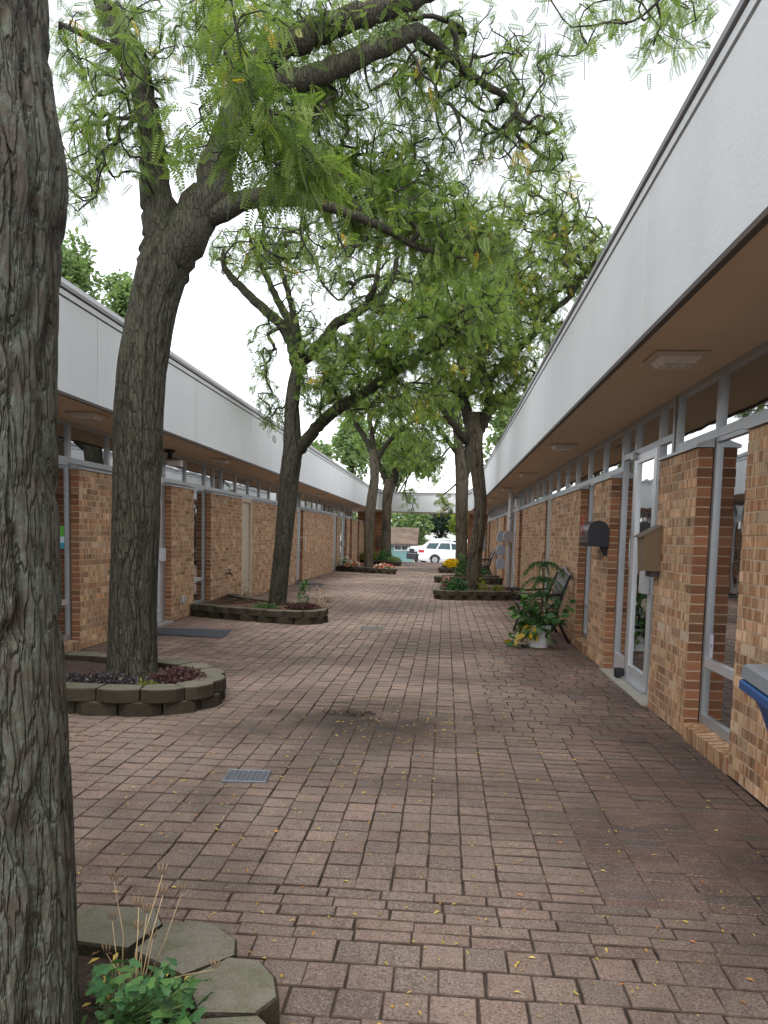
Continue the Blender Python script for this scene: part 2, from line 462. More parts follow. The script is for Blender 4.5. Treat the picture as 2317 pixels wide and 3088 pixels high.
# ------------------------------------------------------------------ ground and pavement
def hills_z(y):
    return float(np.interp(y, [40.6, 41.6, 47.0], [-0.05, -0.12, -0.45]))
ys = [-80, 0, 20, 40.6, 41.6, 43, 45, 47, 60, 120, 900]
xs = [-700, -40, -10, 0, 10, 40, 700]
gv = [(x, y, hills_z(y)) for y in ys for x in xs]
gf = [(j * len(xs) + i, j * len(xs) + i + 1, (j + 1) * len(xs) + i + 1, (j + 1) * len(xs) + i) for j in range(len(ys) - 1) for i in range(len(xs) - 1)]
def _ground():
    M = Mat('ground_asphalt'); p = M.pos()
    a = M.noise(p, 60, 3, .7); b = M.noise(p, .4, 4, .6)
    c = M.ramp(b, [(0.3, (0.20, 0.19, 0.18)), (0.7, (0.30, 0.29, 0.275))])
    c = M.mix(.5, c, M.ramp(a, [(0.3, .6), (0.7, 1.3)]), 'MULTIPLY')
    M.bsdf(c, .9, 0, M.bump(a, .4, .01), .2)
    return M.m
mbg = MB(); mbg.add(gv, gf)
tag(mbg.build('ground', _ground()), kind='structure')

XL, XR = -4.17, 1.75
def und(x, y):
    z = 0.006 * np.sin(x * 1.7 + 0.6 * y) + 0.006 * np.sin(y * 1.1 - x * .7 + 1.3)
    d2 = (x + .72) ** 2 + ((y - 5.87) * .8) ** 2
    return z - 0.030 * np.exp(-d2 / 0.12) - 0.004
pav = []          # x0,x1,y0,y1,red
yA = float(on_z(1000, 2045, 0)[1]); yB = float(on_z(1000, 1932, 0)[1])
def put(x0, x1, y0, y1, red):
    x1 = min(x1, XR + .01); 
    if x1 - x0 < .03 or y1 - y0 < .03: return
    pav.append((x0, x1, y0, y1, red))
SQ = .143
y = yA
while y > 0.2:                                             # rows of squares in the foreground
    x = XL - .02 + (.04 * random.random())
    while x < XR:
        w = SQ * random.uniform(.97, 1.04); put(x, x + w, y - .140, y, 0); x += w
    y -= .140
nrow = max(3, round((yB - yA) / .083)); ph = (yB - yA) / nrow
for k in range(nrow):                                      # courses of long pavers across the court
    x = XL - random.choice([.0, .1, .05, .15])
    while x < XR:
        w = random.uniform(.20, .215); put(x, x + w, yA + k * ph, yA + (k + 1) * ph, 1 if x > 1.35 else 0); x += w
XB = .17
def isred(x, y):
    e = .25 * math.sin(y * 1.3) + .15 * math.sin(y * 3.1 + 1)
    if x > .85 + e: return 1
    if x < -3.35 + e: return 1
    return 0
Y_END = 41.2
x = XL - .02                                               # columns of squares
while x < XB - .02:
    w = SQ * random.uniform(.98, 1.03); y = yB - random.uniform(0, .05)
    y = yB
    first = True
    while y < Y_END:
        l = random.choice([.118, .122, .125, .13]) * (random.uniform(.5, 1) if first else 1); first = False
        put(x, x + w, y, y + l, isred(x, y)); y += l
    x += w
XB = x
x = XB                                                     # right side: columns of long pavers, then mixed courses
while x < XR:
    w = .205 * random.uniform(.98, 1.02); y = yB; first = True
    while y < 5.35:
        l = random.choice([.083, .085, .088]) * (random.uniform(.5, 1) if first else 1); first = False
        put(x, x + w, y, y + l, isred(x, y)); y += l
    x += w
y = 5.36
while y < 9.6:
    x = XB; h = random.choice([.085, .125, .14])
    while x < XR:
        w = random.choice([.143, .143, .205, .17]); put(x, x + w, y, y + h, isred(x, y)); x += w
    y += h
x = XB
while x < XR:
    w = random.choice([.143, .16, .15]); yy = y
    while yy < Y_END:
        l = random.choice([.12, .13, .20]); put(x, x + w, yy, yy + l, isred(x, yy)); yy += l
    x += w
P = np.array(pav)
J = .0028; JY = .0062
P[:, :2] += rng.normal(0, .0016, (len(P), 1)); P[:, 2:4] += rng.normal(0, .0018, (len(P), 1)); P[:, 0] += rng.normal(0, .0008, len(P)); P[:, 1] += rng.normal(0, .0008, len(P))
cx, cy = (P[:, 0] + P[:, 1]) / 2, (P[:, 2] + P[:, 3]) / 2
pz = und(cx, cy) + rng.normal(0, .0012, len(P))
scr = project(np.stack([cx, cy, pz], 1))
vis = (scr[:, 2] > .5) & (scr[:, 0] > 235) & (scr[:, 0] < 2317) & (scr[:, 1] < 3088)
inP0 = (cx + 1.12) ** 2 + (cy - 1.55) ** 2 < .75 ** 2
vis &= ~inP0
order = np.argsort(np.where(vis, scr[:, 2], 1e9))
near = order[:300]
bed = MB()
nx, ny = 24, 160
bx = np.linspace(XL - .1, XR + .1, nx); by = np.linspace(-1, Y_END, ny)
bv = [(a, b, float(und(a, b)) - .013) for b in by for a in bx]
bed.add(bv, [(j * nx + i, j * nx + i + 1, (j + 1) * nx + i + 1, (j + 1) * nx + i) for j in range(ny - 1) for i in range(nx - 1)])
pavement = tag(bed.build('pavement', plain('joint_sand', (0.060, 0.045, 0.034), .95, 0, .4, 60, .5)), kind='structure')
def paver_verts(hx, hy, b=.0042):
    k = []
    for z, i in ((-.045, 0), (-b * .8, 0), (0, b)):
        k += [(-hx + i, -hy + i, z), (hx - i, -hy + i, z), (hx - i, hy - i, z), (-hx + i, hy - i, z)]
    return np.array(k)
PF = [(8, 9, 10, 11)] + [(a + i, a + (i + 1) % 4, a + 4 + (i + 1) % 4, a + 4 + i) for a in (0, 4) for i in range(4)]
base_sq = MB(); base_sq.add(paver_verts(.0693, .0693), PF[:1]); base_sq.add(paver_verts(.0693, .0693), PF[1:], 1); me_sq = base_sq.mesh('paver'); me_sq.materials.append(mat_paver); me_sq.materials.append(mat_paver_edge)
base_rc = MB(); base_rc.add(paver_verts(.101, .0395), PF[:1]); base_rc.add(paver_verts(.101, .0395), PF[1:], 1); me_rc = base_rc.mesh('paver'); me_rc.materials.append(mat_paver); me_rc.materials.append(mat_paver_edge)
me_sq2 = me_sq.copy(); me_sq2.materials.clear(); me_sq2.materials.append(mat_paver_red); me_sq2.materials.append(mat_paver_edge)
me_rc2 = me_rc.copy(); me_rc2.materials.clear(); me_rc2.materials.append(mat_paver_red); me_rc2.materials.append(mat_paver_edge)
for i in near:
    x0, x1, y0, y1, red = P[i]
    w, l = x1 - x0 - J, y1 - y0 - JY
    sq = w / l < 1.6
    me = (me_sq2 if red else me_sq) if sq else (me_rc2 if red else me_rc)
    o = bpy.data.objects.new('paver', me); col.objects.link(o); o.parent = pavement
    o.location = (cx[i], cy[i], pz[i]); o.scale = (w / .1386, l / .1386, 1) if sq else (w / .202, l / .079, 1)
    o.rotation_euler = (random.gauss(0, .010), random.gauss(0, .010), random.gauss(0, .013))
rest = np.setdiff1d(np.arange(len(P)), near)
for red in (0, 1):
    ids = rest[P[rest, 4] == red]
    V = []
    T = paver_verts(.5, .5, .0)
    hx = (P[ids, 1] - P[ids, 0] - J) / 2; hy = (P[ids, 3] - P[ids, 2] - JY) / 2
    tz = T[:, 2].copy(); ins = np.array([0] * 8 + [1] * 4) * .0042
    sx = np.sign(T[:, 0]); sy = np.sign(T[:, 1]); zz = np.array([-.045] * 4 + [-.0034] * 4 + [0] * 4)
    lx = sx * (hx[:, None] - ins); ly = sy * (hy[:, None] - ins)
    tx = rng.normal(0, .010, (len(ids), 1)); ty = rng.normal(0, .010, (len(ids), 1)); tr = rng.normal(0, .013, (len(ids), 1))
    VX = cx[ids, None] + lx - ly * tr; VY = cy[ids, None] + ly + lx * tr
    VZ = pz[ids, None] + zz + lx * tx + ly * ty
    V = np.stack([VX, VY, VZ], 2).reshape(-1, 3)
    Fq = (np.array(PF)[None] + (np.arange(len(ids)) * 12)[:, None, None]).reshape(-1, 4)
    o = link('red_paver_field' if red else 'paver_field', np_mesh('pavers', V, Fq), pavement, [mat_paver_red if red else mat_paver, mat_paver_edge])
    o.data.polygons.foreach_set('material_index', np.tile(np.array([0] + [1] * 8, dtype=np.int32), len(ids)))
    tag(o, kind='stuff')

# ------------------------------------------------------------------ the two shop rows
CH = 2.066 / 30
ZS, ZT = 2.60, 3.63
unit = MB()
unit.add([(-.5, -.5, -.5), (.5, -.5, -.5), (.5, .5, -.5), (-.5, .5, -.5), (-.5, -.5, .5), (.5, -.5, .5), (.5, .5, .5), (-.5, .5, .5)],
         [(0, 3, 2, 1), (4, 5, 6, 7), (1, 2, 6, 5), (3, 0, 4, 7)], 0)
unit.add(unit.v[:8], [(0, 1, 5, 4), (2, 3, 7, 6)], 1)
me_brick = unit.mesh('brick'); me_brick.materials.append(mat_brick); me_brick.materials.append(mat_brick_end)
me_sill = unit.mesh('sill_brick'); me_sill.materials.append(mat_brick); me_sill.materials.append(mat_brick_end)
BF = np.array([(0, 3, 2, 1), (4, 5, 6, 7), (1, 2, 6, 5), (3, 0, 4, 7), (0, 1, 5, 4), (2, 3, 7, 6)])
BMI = np.array([0, 0, 0, 0, 1, 1])
UV8 = np.array(unit.v[:8])

class Row:
    """one shop row: t runs along the court (world y), d runs into the building"""
    def __init__(self, root, xf, sg):
        self.o = root; self.xf = xf; self.sg = sg; self.bricks = []
    def X(self, d): return self.xf + self.sg * d
    def box(self, mb, y0, y1, d0, d1, z0, z1, mi=0):
        return mb.box(self.X(d0), self.X(d1), y0, y1, z0, z1, mi)
    def part(self, name, mat, y0, y1, d0, d1, z0, z1, parent=None):
        return self.box(MB(), y0, y1, d0, d1, z0, z1).build(name, mat, parent or self.o)
    def pier(self, y0, y1, ztop=2.066):
        mor = self.box(MB(), y0 + .0035, y1 - .0035, .0032, .10, 0.0, ztop - .002).build('brick_pier', mat_mortar, self.o)
        n = int(round(ztop / CH))
        for k in range(n):
            a = y0
            first = .203 if k % 2 == 0 else .10
            z0, z1 = k * CH + .005, (k + 1) * CH - .005
            while a < y1 - .01:
                b = min(a + first, y1); first = .203
                if y1 - b < .045: b = y1
                g = .0045 if b < y1 else 0
                pr = random.gauss(0, .0013)
                self.bricks.append((mor, a, b - g, pr, .099, z0 + random.gauss(0, .0006), z1 + random.gauss(0, .0006)))
                a = b
        # sloped metal cap
        s = self.sg
        prof = [(self.X(-.022), 2.066 + .002), (self.X(-.022), 2.088), (self.X(.10), 2.135), (self.X(.10), 2.068)]
        if ztop < 2.1:
            mb = MB(); mb.prism(prof, 'y', y0 - .018, y1 + .018)
            mb.build('pier_cap', mat_alu, self.o)
        return mor
    def finish_bricks(self):
        c = np.array([[self.X(b[3]), (b[1] + b[2]) / 2, (b[5] + b[6]) / 2] for b in self.bricks])
        pr = project(c)
        ok = (pr[:, 0] > 150) & (pr[:, 0] < 2317) & (pr[:, 2] > 0)
        if self.sg < 0:
            ok &= (pr[:, 0] > 215) & ~((pr[:, 0] > 335) & (pr[:, 0] < 480))
        area = np.array([(b[2] - b[1]) for b in self.bricks]) / np.maximum(pr[:, 2], .1) ** 3
        order = np.argsort(np.where(ok, -area, 1e9))
        big = set(order[:300].tolist())
        V = []
        for i, (mor, a, b, p, d, z0, z1) in enumerate(self.bricks):
            cen = (self.X((p + d) / 2), (a + b) / 2, (z0 + z1) / 2); sc = (d - p, b - a, z1 - z0)
            if i in big:
                o = bpy.data.objects.new('brick', me_brick); col.objects.link(o); o.parent = mor
                o.location = cen; o.scale = sc
            else:
                V.append(UV8 * np.array(sc) + np.array(cen))
        n = len(V); V = np.concatenate(V)
        Fq = (BF[None] + (np.arange(n) * 8)[:, None, None]).reshape(-1, 4)
        me = np_mesh('bricks', V, Fq)
        me.materials.append(mat_brick); me.materials.append(mat_brick_end)
        me.polygons.foreach_set('material_index', np.tile(BMI, n).astype(np.int32)); me.update()
        tag(link('bricks', me, self.o), kind='stuff')
    def frame(self, name, y0, y1, z0, z1, wl=.045, wr=.045, wb=.06, wt=.045, d0=.10, d1=.16, mat=None, pane=True):
        mb = MB(); d0 = d0 + .001
        self.box(mb, y0, y0 + wl, d0, d1, z0, z1); self.box(mb, y1 - wr, y1, d0, d1, z0, z1)
        self.box(mb, y0 + wl, y1 - wr, d0 + .002, d1 - .002, z0, z0 + wb); self.box(mb, y0 + wl, y1 - wr, d0 + .002, d1 - .002, z1 - wt, z1)
        o = mb.build(name, mat or mat_alu, self.o)
        if pane:
            self.box(MB(), y0 + wl - .004, y1 - wr + .004, (d0 + d1) / 2 - .003, (d0 + d1) / 2 + .003, z0 + wb - .004, z1 - wt + .004).build('pane', mat_glass, o)
        return o
    def sill(self, y0, y1, h=.118):
        n = max(3, int(round((y1 - y0) / .073))); w = (y1 - y0) / n
        for k in range(n):
            o = bpy.data.objects.new('sill_brick', me_sill); col.objects.link(o); o.parent = self.o
            o.location = (self.X(.065 + random.gauss(0, .002)), y0 + (k + .5) * w, h / 2 - .004 + random.gauss(0, .001))
            o.scale = (.15, w - .009, h - .006); o.rotation_euler = (0, -self.sg * R(5), random.gauss(0, .012))
        self.part('sill_mortar', mat_mortar, y0, y1, .01, .12, 0, h - .018)
    def tall_window(self, y0, y1, sill=True):
        if sill: self.sill(y0, y1)
        self.frame('window', y0, y1, .118, 2.13, .042, .042, .065, .03, .105, .16, mat_alu)
        self.part('mid_rail', mat_alu_light, y0 + .042, y1 - .042, .108, .157, .525, .585)
    def shell(self, ya, yb, x_fascia_d, seams, roof_d=7.5):
        # soffit, roof deck, fascia panels, coping, interior
        sj = list(np.arange(ya, yb, 2.44)) + [yb]
        for a, b in zip(sj[:-1], sj[1:]):
            self.part('soffit_panel', mat_soffit, a + .0015, b - .0015, x_fascia_d + .02, .17, ZS, ZS + .03)
        self.part('soffit_backing', mat_trim_dark, ya, yb, x_fascia_d + .06, .17, ZS + .032, ZS + .04)
        self.part('interior_ceiling', mat_interior, ya, yb, .171, roof_d, ZS, ZS + .03)
        self.part('roof_deck', mat_roof, ya, yb, x_fascia_d + .14, roof_d, ZT - .22, ZT - .14)
        self.part('interior_floor', mat_int_floor, ya, yb, .17, roof_d, -.03, .004)
        self.part('interior_wall', mat_interior, ya, yb, 3.6, 3.7, .004, ZS)
        self.part('rear_wall', mat_interior, ya, yb, roof_d, roof_d + .2, -.03, ZT - .15)
        self.part('end_wall', mat_interior, ya - .2, ya - .001, .16, roof_d, -.03, ZS)
        e = [ya] + [s for s in seams if ya < s < yb] + [yb]
        for a, b in zip(e[:-1], e[1:]):
            self.part('fascia_panel', mat_fascia, a + .004, b - .004, x_fascia_d, x_fascia_d + .05, ZS + .014, 3.44)
        self.part('fascia_drip_edge', mat_trim_dark, ya, yb, x_fascia_d - .006, x_fascia_d + .03, ZS - .016, ZS + .012)
        self.part('fascia_groove', mat_trim_dark, ya, yb, x_fascia_d + .010, x_fascia_d + .05, 3.441, 3.456)
        self.part('fascia_band', mat_fascia, ya, yb, x_fascia_d - .008, x_fascia_d + .05, 3.457, 3.505)
        self.part('coping_groove', mat_trim_dark, ya, yb, x_fascia_d + .012, x_fascia_d + .05, 3.506, 3.520)
        mb = MB(); X = self.X; f = x_fascia_d
        mb.prism([(X(f - .022), 3.521), (X(f - .022), 3.555), (X(f + .03), ZT), (X(f + .16), ZT - .02), (X(f + .16), 3.46), (X(f + .06), 3.46), (X(f + .06), 3.521)], 'y', ya, yb)
        mb.build('roof_coping', mat_coping, self.o)

GAPS_R = []
right = empty('shop_row', (XR, 18, 0), 0, 'tan brick shop row with deep white fascia behind the black mailbox and benches', 'building')
left = empty('shop_row', (XL, 18, 0), 0, 'tan brick shop row with white fascia behind the leaning tree and long planter', 'building')
for r_ in (right, left): r_.location = (0, 0, 0)
RB = Row(right, XR, 1)
LB = Row(left, XL, -1)
FR, FL = -.627, -.716          # fascia face, measured from the wall face

# ---- right row
RB.shell(-1.5, 34.6, FR, [.23 + 4.45 * k for k in range(0, 9)])
piers_r = [(-1.4, 4.655), (5.53, 6.50), (8.33, 9.29), (10.18, 13.0), (13.66, 17.78), (18.45, 19.42), (21.33, 22.44), (23.48, 25.30), (26.28, 30.35), (31.30, 32.37), (34.24, 36.2), (37.0, 38.9)]
for a, b in piers_r: RB.pier(a, b)
RB.finish_bricks()
RB.tall_window(4.655, 5.53)
RB.tall_window(9.29, 10.18)
RB.tall_window(17.78, 18.45); RB.tall_window(22.44, 23.48); RB.tall_window(30.35, 31.30); RB.tall_window(36.2, 37.0)
for a, b in ((13.0, 13.66), (25.30, 26.28)):
    RB.part('grey_panel', mat_grey_panel, a, b, .03, .10, 0, 2.13)
# clerestory lights along the top of the wall
def clerestory(B, ys, skip=()):
    for a, b in zip(ys[:-1], ys[1:]):
        if any(s0 - .05 < (a + b) / 2 < s1 + .05 for s0, s1 in skip): continue
        B.frame('clerestory_window', a, b, 2.132, ZS - .001, .03, .03, .062, .045)
cr = [1.5, 2.5, 3.5, 4.50, 5.485, 6.43, 6.50]
clerestory(RB, [.5, 1.5, 2.5, 3.5, 4.50, 5.485, 6.43], ())
clerestory(RB, [8.33] + [8.33 + .955 * k for k in range(1, 12)])
clerestory(RB, list(np.linspace(8.33 + .955 * 11, 34.3, 17)))
# shop door with sidelight
def shop_door(B, y0, y1, leaf0, leaf1, handle_near=True, label=None, full=True):
    z1 = 2.24
    mb = MB()
    for a, b in ((y0, y0 + .05), (leaf0 - .06, leaf0 - .005), (leaf1 + .005, leaf1 + .06), (y1 - .06, y1)):
        if b - a > .02: B.box(mb, a, b, .102, .17, .0, ZS)
    B.box(mb, y0 + .05, y1 - .06, .104, .168, 2.245, 2.30); B.box(mb, y0 + .05, y1 - .06, .104, .168, ZS - .05, ZS - .001)
    fr = mb.build('door_frame', mat_alu, B.o)
    B.box(MB(), y0 + .04, y1 - .05, .133, .139, 2.29, ZS - .04).build('pane', mat_glass, fr)
    mb = MB()
    w = .10
    B.box(mb, leaf0, leaf0 + w, .098, .150, .03, z1); B.box(mb, leaf1 - w, leaf1, .098, .150, .03, z1)
    B.box(mb, leaf0 + w, leaf1 - w, .100, .148, .03, .175); B.box(mb, leaf0 + w, leaf1 - w, .100, .148, z1 - .08, z1)
    door = mb.build('door', mat_alu_light, B.o)
    B.box(MB(), leaf0 + w - .004, leaf1 - w + .004, .122, .128, .17, z1 - .076).build('pane', mat_glass, door)
    mb = MB(); mb.bbox(B.X(.030), B.X(.094), leaf0 + .015 if handle_near else leaf1 - .16, leaf0 + .15 if handle_near else leaf1 - .015, .93, 1.13, .006)
    mb.build('pull_handle', mat_alu_light, door)
    mb = MB(); mb.bbox(B.X(.06), B.X(.1), leaf1 - .06, leaf1 + .04, 2.20, 2.27, .006); mb.build('hinge', mat_alu, door)
    for a, b in ((leaf1 + .06, y1 - .06), (y0 + .05, leaf0 - .06)):
        if b - a > .08:
            s = MB(); B.box(s, a, b, .106, .165, .0, .20); B.box(s, a, a + .02, .106, .165, .20, 2.245)
            sl = s.build('sidelight', mat_alu_light, B.o)
            B.box(MB(), a + .015, b + .004, .133, .139, .196, 2.25).build('pane', mat_glass, sl)
    B.part('door_sill', mat_concrete, y0 - .0, y1 + .0, -.045, .10, -.02, .014)
    B.part('threshold', mat_alu, leaf0, leaf1, .06, .11, .0145, .035)
    return door
shop_door(RB, 6.50, 8.33, 6.96, 7.75)
shop_door(RB, 19.42, 21.33, 19.9, 20.75); shop_door(RB, 32.37, 34.24, 32.9, 33.7)
mb = MB(); mb.bbox(RB.X(-.0), RB.X(.09), 7.74, 7.81, .02, .115, .008); mb.build('door_stop', mat_black, right)
def letters(txt, size, loc, rot, mat, parent, name):
    cu = bpy.data.curves.new(name, 'FONT'); cu.body = txt; cu.size = size; cu.extrude = .0006
    cu.align_x = 'CENTER'
    ob = bpy.data.objects.new(name, cu); col.objects.link(ob)
    dg = bpy.context.evaluated_depsgraph_get()
    me = bpy.data.meshes.new_from_object(ob.evaluated_get(dg))
    bpy.data.objects.remove(ob)
    o = link(name, me, parent, mat); o.location = loc; o.rotation_euler = rot
    return o
mat_vinyl = plain('white_vinyl', (0.75, 0.80, 0.82), .5, 0, .03)
ROT_R = (R(90), 0, R(-90)); ROT_L = (R(90), 0, R(90))
letters('S', .10, (RB.X(.128), 7.87, 1.555), ROT_R, mat_vinyl, right, 'door_lettering')
mb = MB()          # frosted emblem on the sidelight: a tall tooth-like figure
out = [(0, .30), (.035, .285), (.052, .25), (.055, .20), (.047, .15), (.05, .11), (.042, .10), (.036, .05), (.036, .0), (.022, .0), (.018, .06), (.008, .115), (-.002, .115), (-.012, .06), (-.018, .0), (-.032, .0), (-.03, .06), (-.036, .10), (-.046, .12), (-.042, .16), (-.05, .21), (-.046, .25), (-.03, .285)]
mb.prism([(7.92 + a, 1.14 + b) for a, b in out], 'x', RB.X(.1295), RB.X(.1305)); mb.build('window_emblem', mat_vinyl, right)
mb = MB(); mb.box(RB.X(.128), RB.X(.1295), 5.40, 5.468, .60, .76); mb.build('paper_notice', plain('paper', (.62, .58, .66), .7, 0, .05), right)
letters('P', .05, (RB.X(.127), 5.43, .66), ROT_R, plain('notice_ink', (.10, .09, .16)), right, 'notice_print')
# amber pendant lamp seen through the near clerestory light
mb = MB(); mb.lathe([(.05, 2.18), (.062, 2.22), (.05, 2.29), (.01, 2.31)], 12, 3.1, 6.0)
pl_ = Mat('amber_lamp'); e_ = pl_.n('Emission', Color=(1.0, .48, .12), Strength=2.2); pl_.t.links.new(e_.outputs[0], pl_.out.inputs[0])
mb.build('pendant_lamp', pl_.m, right)
mb = MB(); mb.tube([(3.1, 6.0, 2.30), (3.1, 6.0, 2.6)], .006, 6); mb.build('pendant_cord', mat_black, right)

# ---- left row
LB.shell(-1.5, 34.6, FL, [1.47 + 2.925 * k for k in range(0, 13)])
piers_l = [(-1.4, 1.2), (3.2, 4.2), (5.3, 7.36 - .1), (8.352, 9.66), (11.27, 12.31), (13.22, 15.28), (16.10, 21.08), (21.99, 27.95), (28.87, 29.95), (31.79, 32.80), (33.64, 35.72), (36.47, 38.9)]
for a, b in piers_l: LB.pier(a, b)
LB.finish_bricks()
LB.tall_window(7.26, 8.352); LB.tall_window(4.2, 5.3); LB.tall_window(12.31, 13.22, False); LB.tall_window(32.80, 33.64); LB.tall_window(35.72, 36.47)
LB.part('panel_base', mat_concrete, 12.31, 13.22, .01, .16, 0, .118)
LB.part('grey_panel', mat_grey_panel, 27.95, 28.87, .03, .10, 0, 2.13)
mb = MB()          # recessed tan service door
LB.box(mb, 15.28, 15.36, .0, .10, 0, 2.10); LB.box(mb, 16.02, 16.10, .0, .10, 0, 2.10); LB.box(mb, 15.36, 16.02, .002, .10, 2.02, 2.10)
LB.box(mb, 15.36, 16.02, .05, .10, 0, 2.02)
mb.build('service_door', mat_tan_panel, left)
LB.part('service_door_head', mat_alu, 15.28, 16.10, .0, .10, 2.101, 2.13)
clerestory(LB, [.6, 1.6, 2.6, 3.6, 4.55, 5.5, 6.45, 7.36, 8.352, 9.345, 9.66])
clerestory(LB, [11.27, 12.2, 13.2, 13.71, 14.22] + [14.22 + .975 * k for k in range(1, 8)])
clerestory(LB, list(np.linspace(22.05, 29.92, 9))); clerestory(LB, list(np.linspace(31.79, 34.4, 4)))
shop_door(LB, 9.66, 11.27, 10.3, 11.15, False)
shop_door(LB, 29.95, 31.79, 30.5, 31.3, False)
# narrow door standing ajar at the second mat
mb = MB()
LB.box(mb, 21.08, 21.13, .0, .17, 0, ZS); LB.box(mb, 21.94, 21.99, .102, .17, 0, ZS); LB.box(mb, 21.13, 21.94, .104, .168, 2.1, 2.16); LB.box(mb, 21.13, 21.94, .104, .168, 2.55, ZS)
df = mb.build('door_frame', mat_alu, left)
LB.box(MB(), 21.12, 21.95, .133, .139, 2.15, 2.56).build('pane', mat_glass, df)
mb = MB()
LB.box(mb, 21.14, 21.24, .096, .148, .03, 2.1); LB.box(mb, 21.84, 21.935, .096, .148, .03, 2.1); LB.box(mb, 21.24, 21.84, .098, .146, .03, .18); LB.box(mb, 21.24, 21.84, .098, .146, 2.02, 2.1)
d2 = mb.build('door', mat_alu_light, left)
LB.box(MB(), 21.235, 21.845, .120, .126, .17, 2.03).build('pane', mat_glass, d2)
mb = MB(); mb.tube([(LB.X(.09), 21.88, 1.28), (LB.X(-.09), 21.88, 1.28), (LB.X(-.09), 21.88, .90), (LB.X(.09), 21.88, .90)], .014, 8); mb.build('pull_handle', mat_white_metal, d2)
# venetian blind behind the slim window
mb = MB()
for k in range(34):
    z = .62 + k * .043
    mb.add([(LB.X(.175), 12.37, z), (LB.X(.175), 13.16, z), (LB.X(.190), 13.16, z + .032), (LB.X(.190), 12.37, z + .032)], [(0, 1, 2, 3)])
LB.box(mb, 12.37, 13.16, .175, .20, .56, .60); LB.box(mb, 12.37, 13.16, .175, .20, 2.07, 2.12)
mb.build('venetian_blind', mat_white_metal, left)
mb = MB()
for k in range(34):
    z = .62 + k * .043
    mb.add([(RB.X(.175), 9.36, z), (RB.X(.175), 10.1, z), (RB.X(.190), 10.1, z + .032), (RB.X(.190), 9.36, z + .032)], [(0, 1, 2, 3)])
mb.build('venetian_blind', plain('blind_blue_grey', (.42, .48, .54), .6), right)
LB.part('window_shade', plain('beige_shade', (.55, .46, .36), .8), 7.32, 8.30, .30, .305, .2, 2.1)
# stickers and lettering on the near left window
for z0, z1, c in ((1.30, 1.42, (.10, .42, .05)), (1.23, 1.30, (.55, .72, .80)), (1.165, 1.23, (.02, .33, .48))):
    LB.part('window_sticker', plain('sticker', c, .5, 0, .03), 8.17, 8.255, .128, .1295, z0, z1)
letters('clinic', .12, (LB.X(.1285), 7.86, 1.60), ROT_L, mat_vinyl, left, 'window_lettering')
# small fittings
mb = MB(); mb.bbox(XL + .001, XL + .045, 11.72, 11.80, .24, .37, .006); mb.build('outlet_box', plain('outlet_grey', (.42, .43, .44), .5), left)
mb = MB(); mb.tube([(XL, 14.2, .60), (XL + .09, 14.2, .60), (XL + .12, 14.2, .55)], .014, 8); mb.lathe([(.0, .665), (.03, .665), (.03, .68), (.0, .68)], 10, XL + .06, 14.2); mb.tube([(XL + .06, 14.2, .6), (XL + .06, 14.2, .67)], .008, 6); mb.build('hose_tap', mat_black, left)
mb = MB(); mb.lathe([(.0, 2.585), (.09, 2.585), (.085, 2.57), (.035, 2.54), (.03, 2.46), (.0, 2.46)], 14, XL + .02, 11.15); mb.build('speaker_horn', mat_black, left)
mb = MB(); mb.bbox(XL - .06, XL + .14, 11.20, 11.34, 2.37, 2.45, .012); mb.bbox(XL + .141, XL + .16, 11.21, 11.33, 2.36, 2.46, .005); mb.build('security_camera', mat_white_metal, left)
mb = MB(); mb.bbox(RB.X(.02), RB.X(.2), 19.65, 20.1, 2.20, 2.42, .01); mb.build('air_conditioner', mat_white_metal, right)

# ---- the covered link across the far end
end = empty('end_canopy', (0, 0, 0), 0, 'white fascia canopy bridging the two shop rows at the far end', 'building')
def slab(name, p0, p1, z0, z1, th, mat, parent=end, off=0.0):
    a, b = np.array(p0, float), np.array(p1, float); t = (b - a) / np.linalg.norm(b - a); nrm = np.array([t[1], -t[0]])
    a = a + nrm * off; b = b + nrm * off
    q = [a, b, b - nrm * th, a - nrm * th]
    mb = MB(); mb.prism([tuple(w) for w in q], 'z', z0, z1)
    return mb.build(name, mat, parent)
PTS = [(XL - FL, 34.602), (-2.95, 38.5), (1.0 - .45, 38.5), (XR + FR, 34.602)]
PTS = [(-3.452, 34.602), (-2.86, 38.5), (.62, 38.5), (1.121, 34.602)]
for a, b in zip(PTS[:-1], PTS[1:]):
    slab('fascia_panel', a, b, ZS + .014, 3.44, .05, mat_fascia)
    slab('fascia_groove', a, b, 3.441, 3.456, .03, mat_trim_dark, off=-.012)
    slab('fascia_band', a, b, 3.457, 3.505, .06, mat_fascia, off=.008)
    slab('roof_coping', a, b, 3.506, 3.60, .18, mat_coping, off=.02)
    slab('fascia_drip_edge', a, b, ZS - .016, ZS + .012, .05, mat_trim_dark, off=.006)
mb = MB(); mb.prism([(-8.5, 34.65), (-3.44, 34.65), (-2.82, 38.55), (.58, 38.55), (1.10, 34.65), (7.5, 34.65), (7.5, 40.6), (-8.5, 40.6)], 'z', ZS + .002, ZS + .04); mb.build('soffit', mat_soffit, end)
mb = MB(); mb.prism([(-8.5, 34.65), (-3.40, 34.65), (-2.80, 38.58), (.56, 38.58), (1.06, 34.65), (7.5, 34.65), (7.5, 40.6), (-8.5, 40.6)], 'z', 3.40, 3.45); mb.build('roof_deck', mat_roof, end)
mb = MB(); mb.box(-8.5, 7.5, 40.55, 40.6, ZS, 3.6); mb.build('rear_fascia', mat_fascia, end)
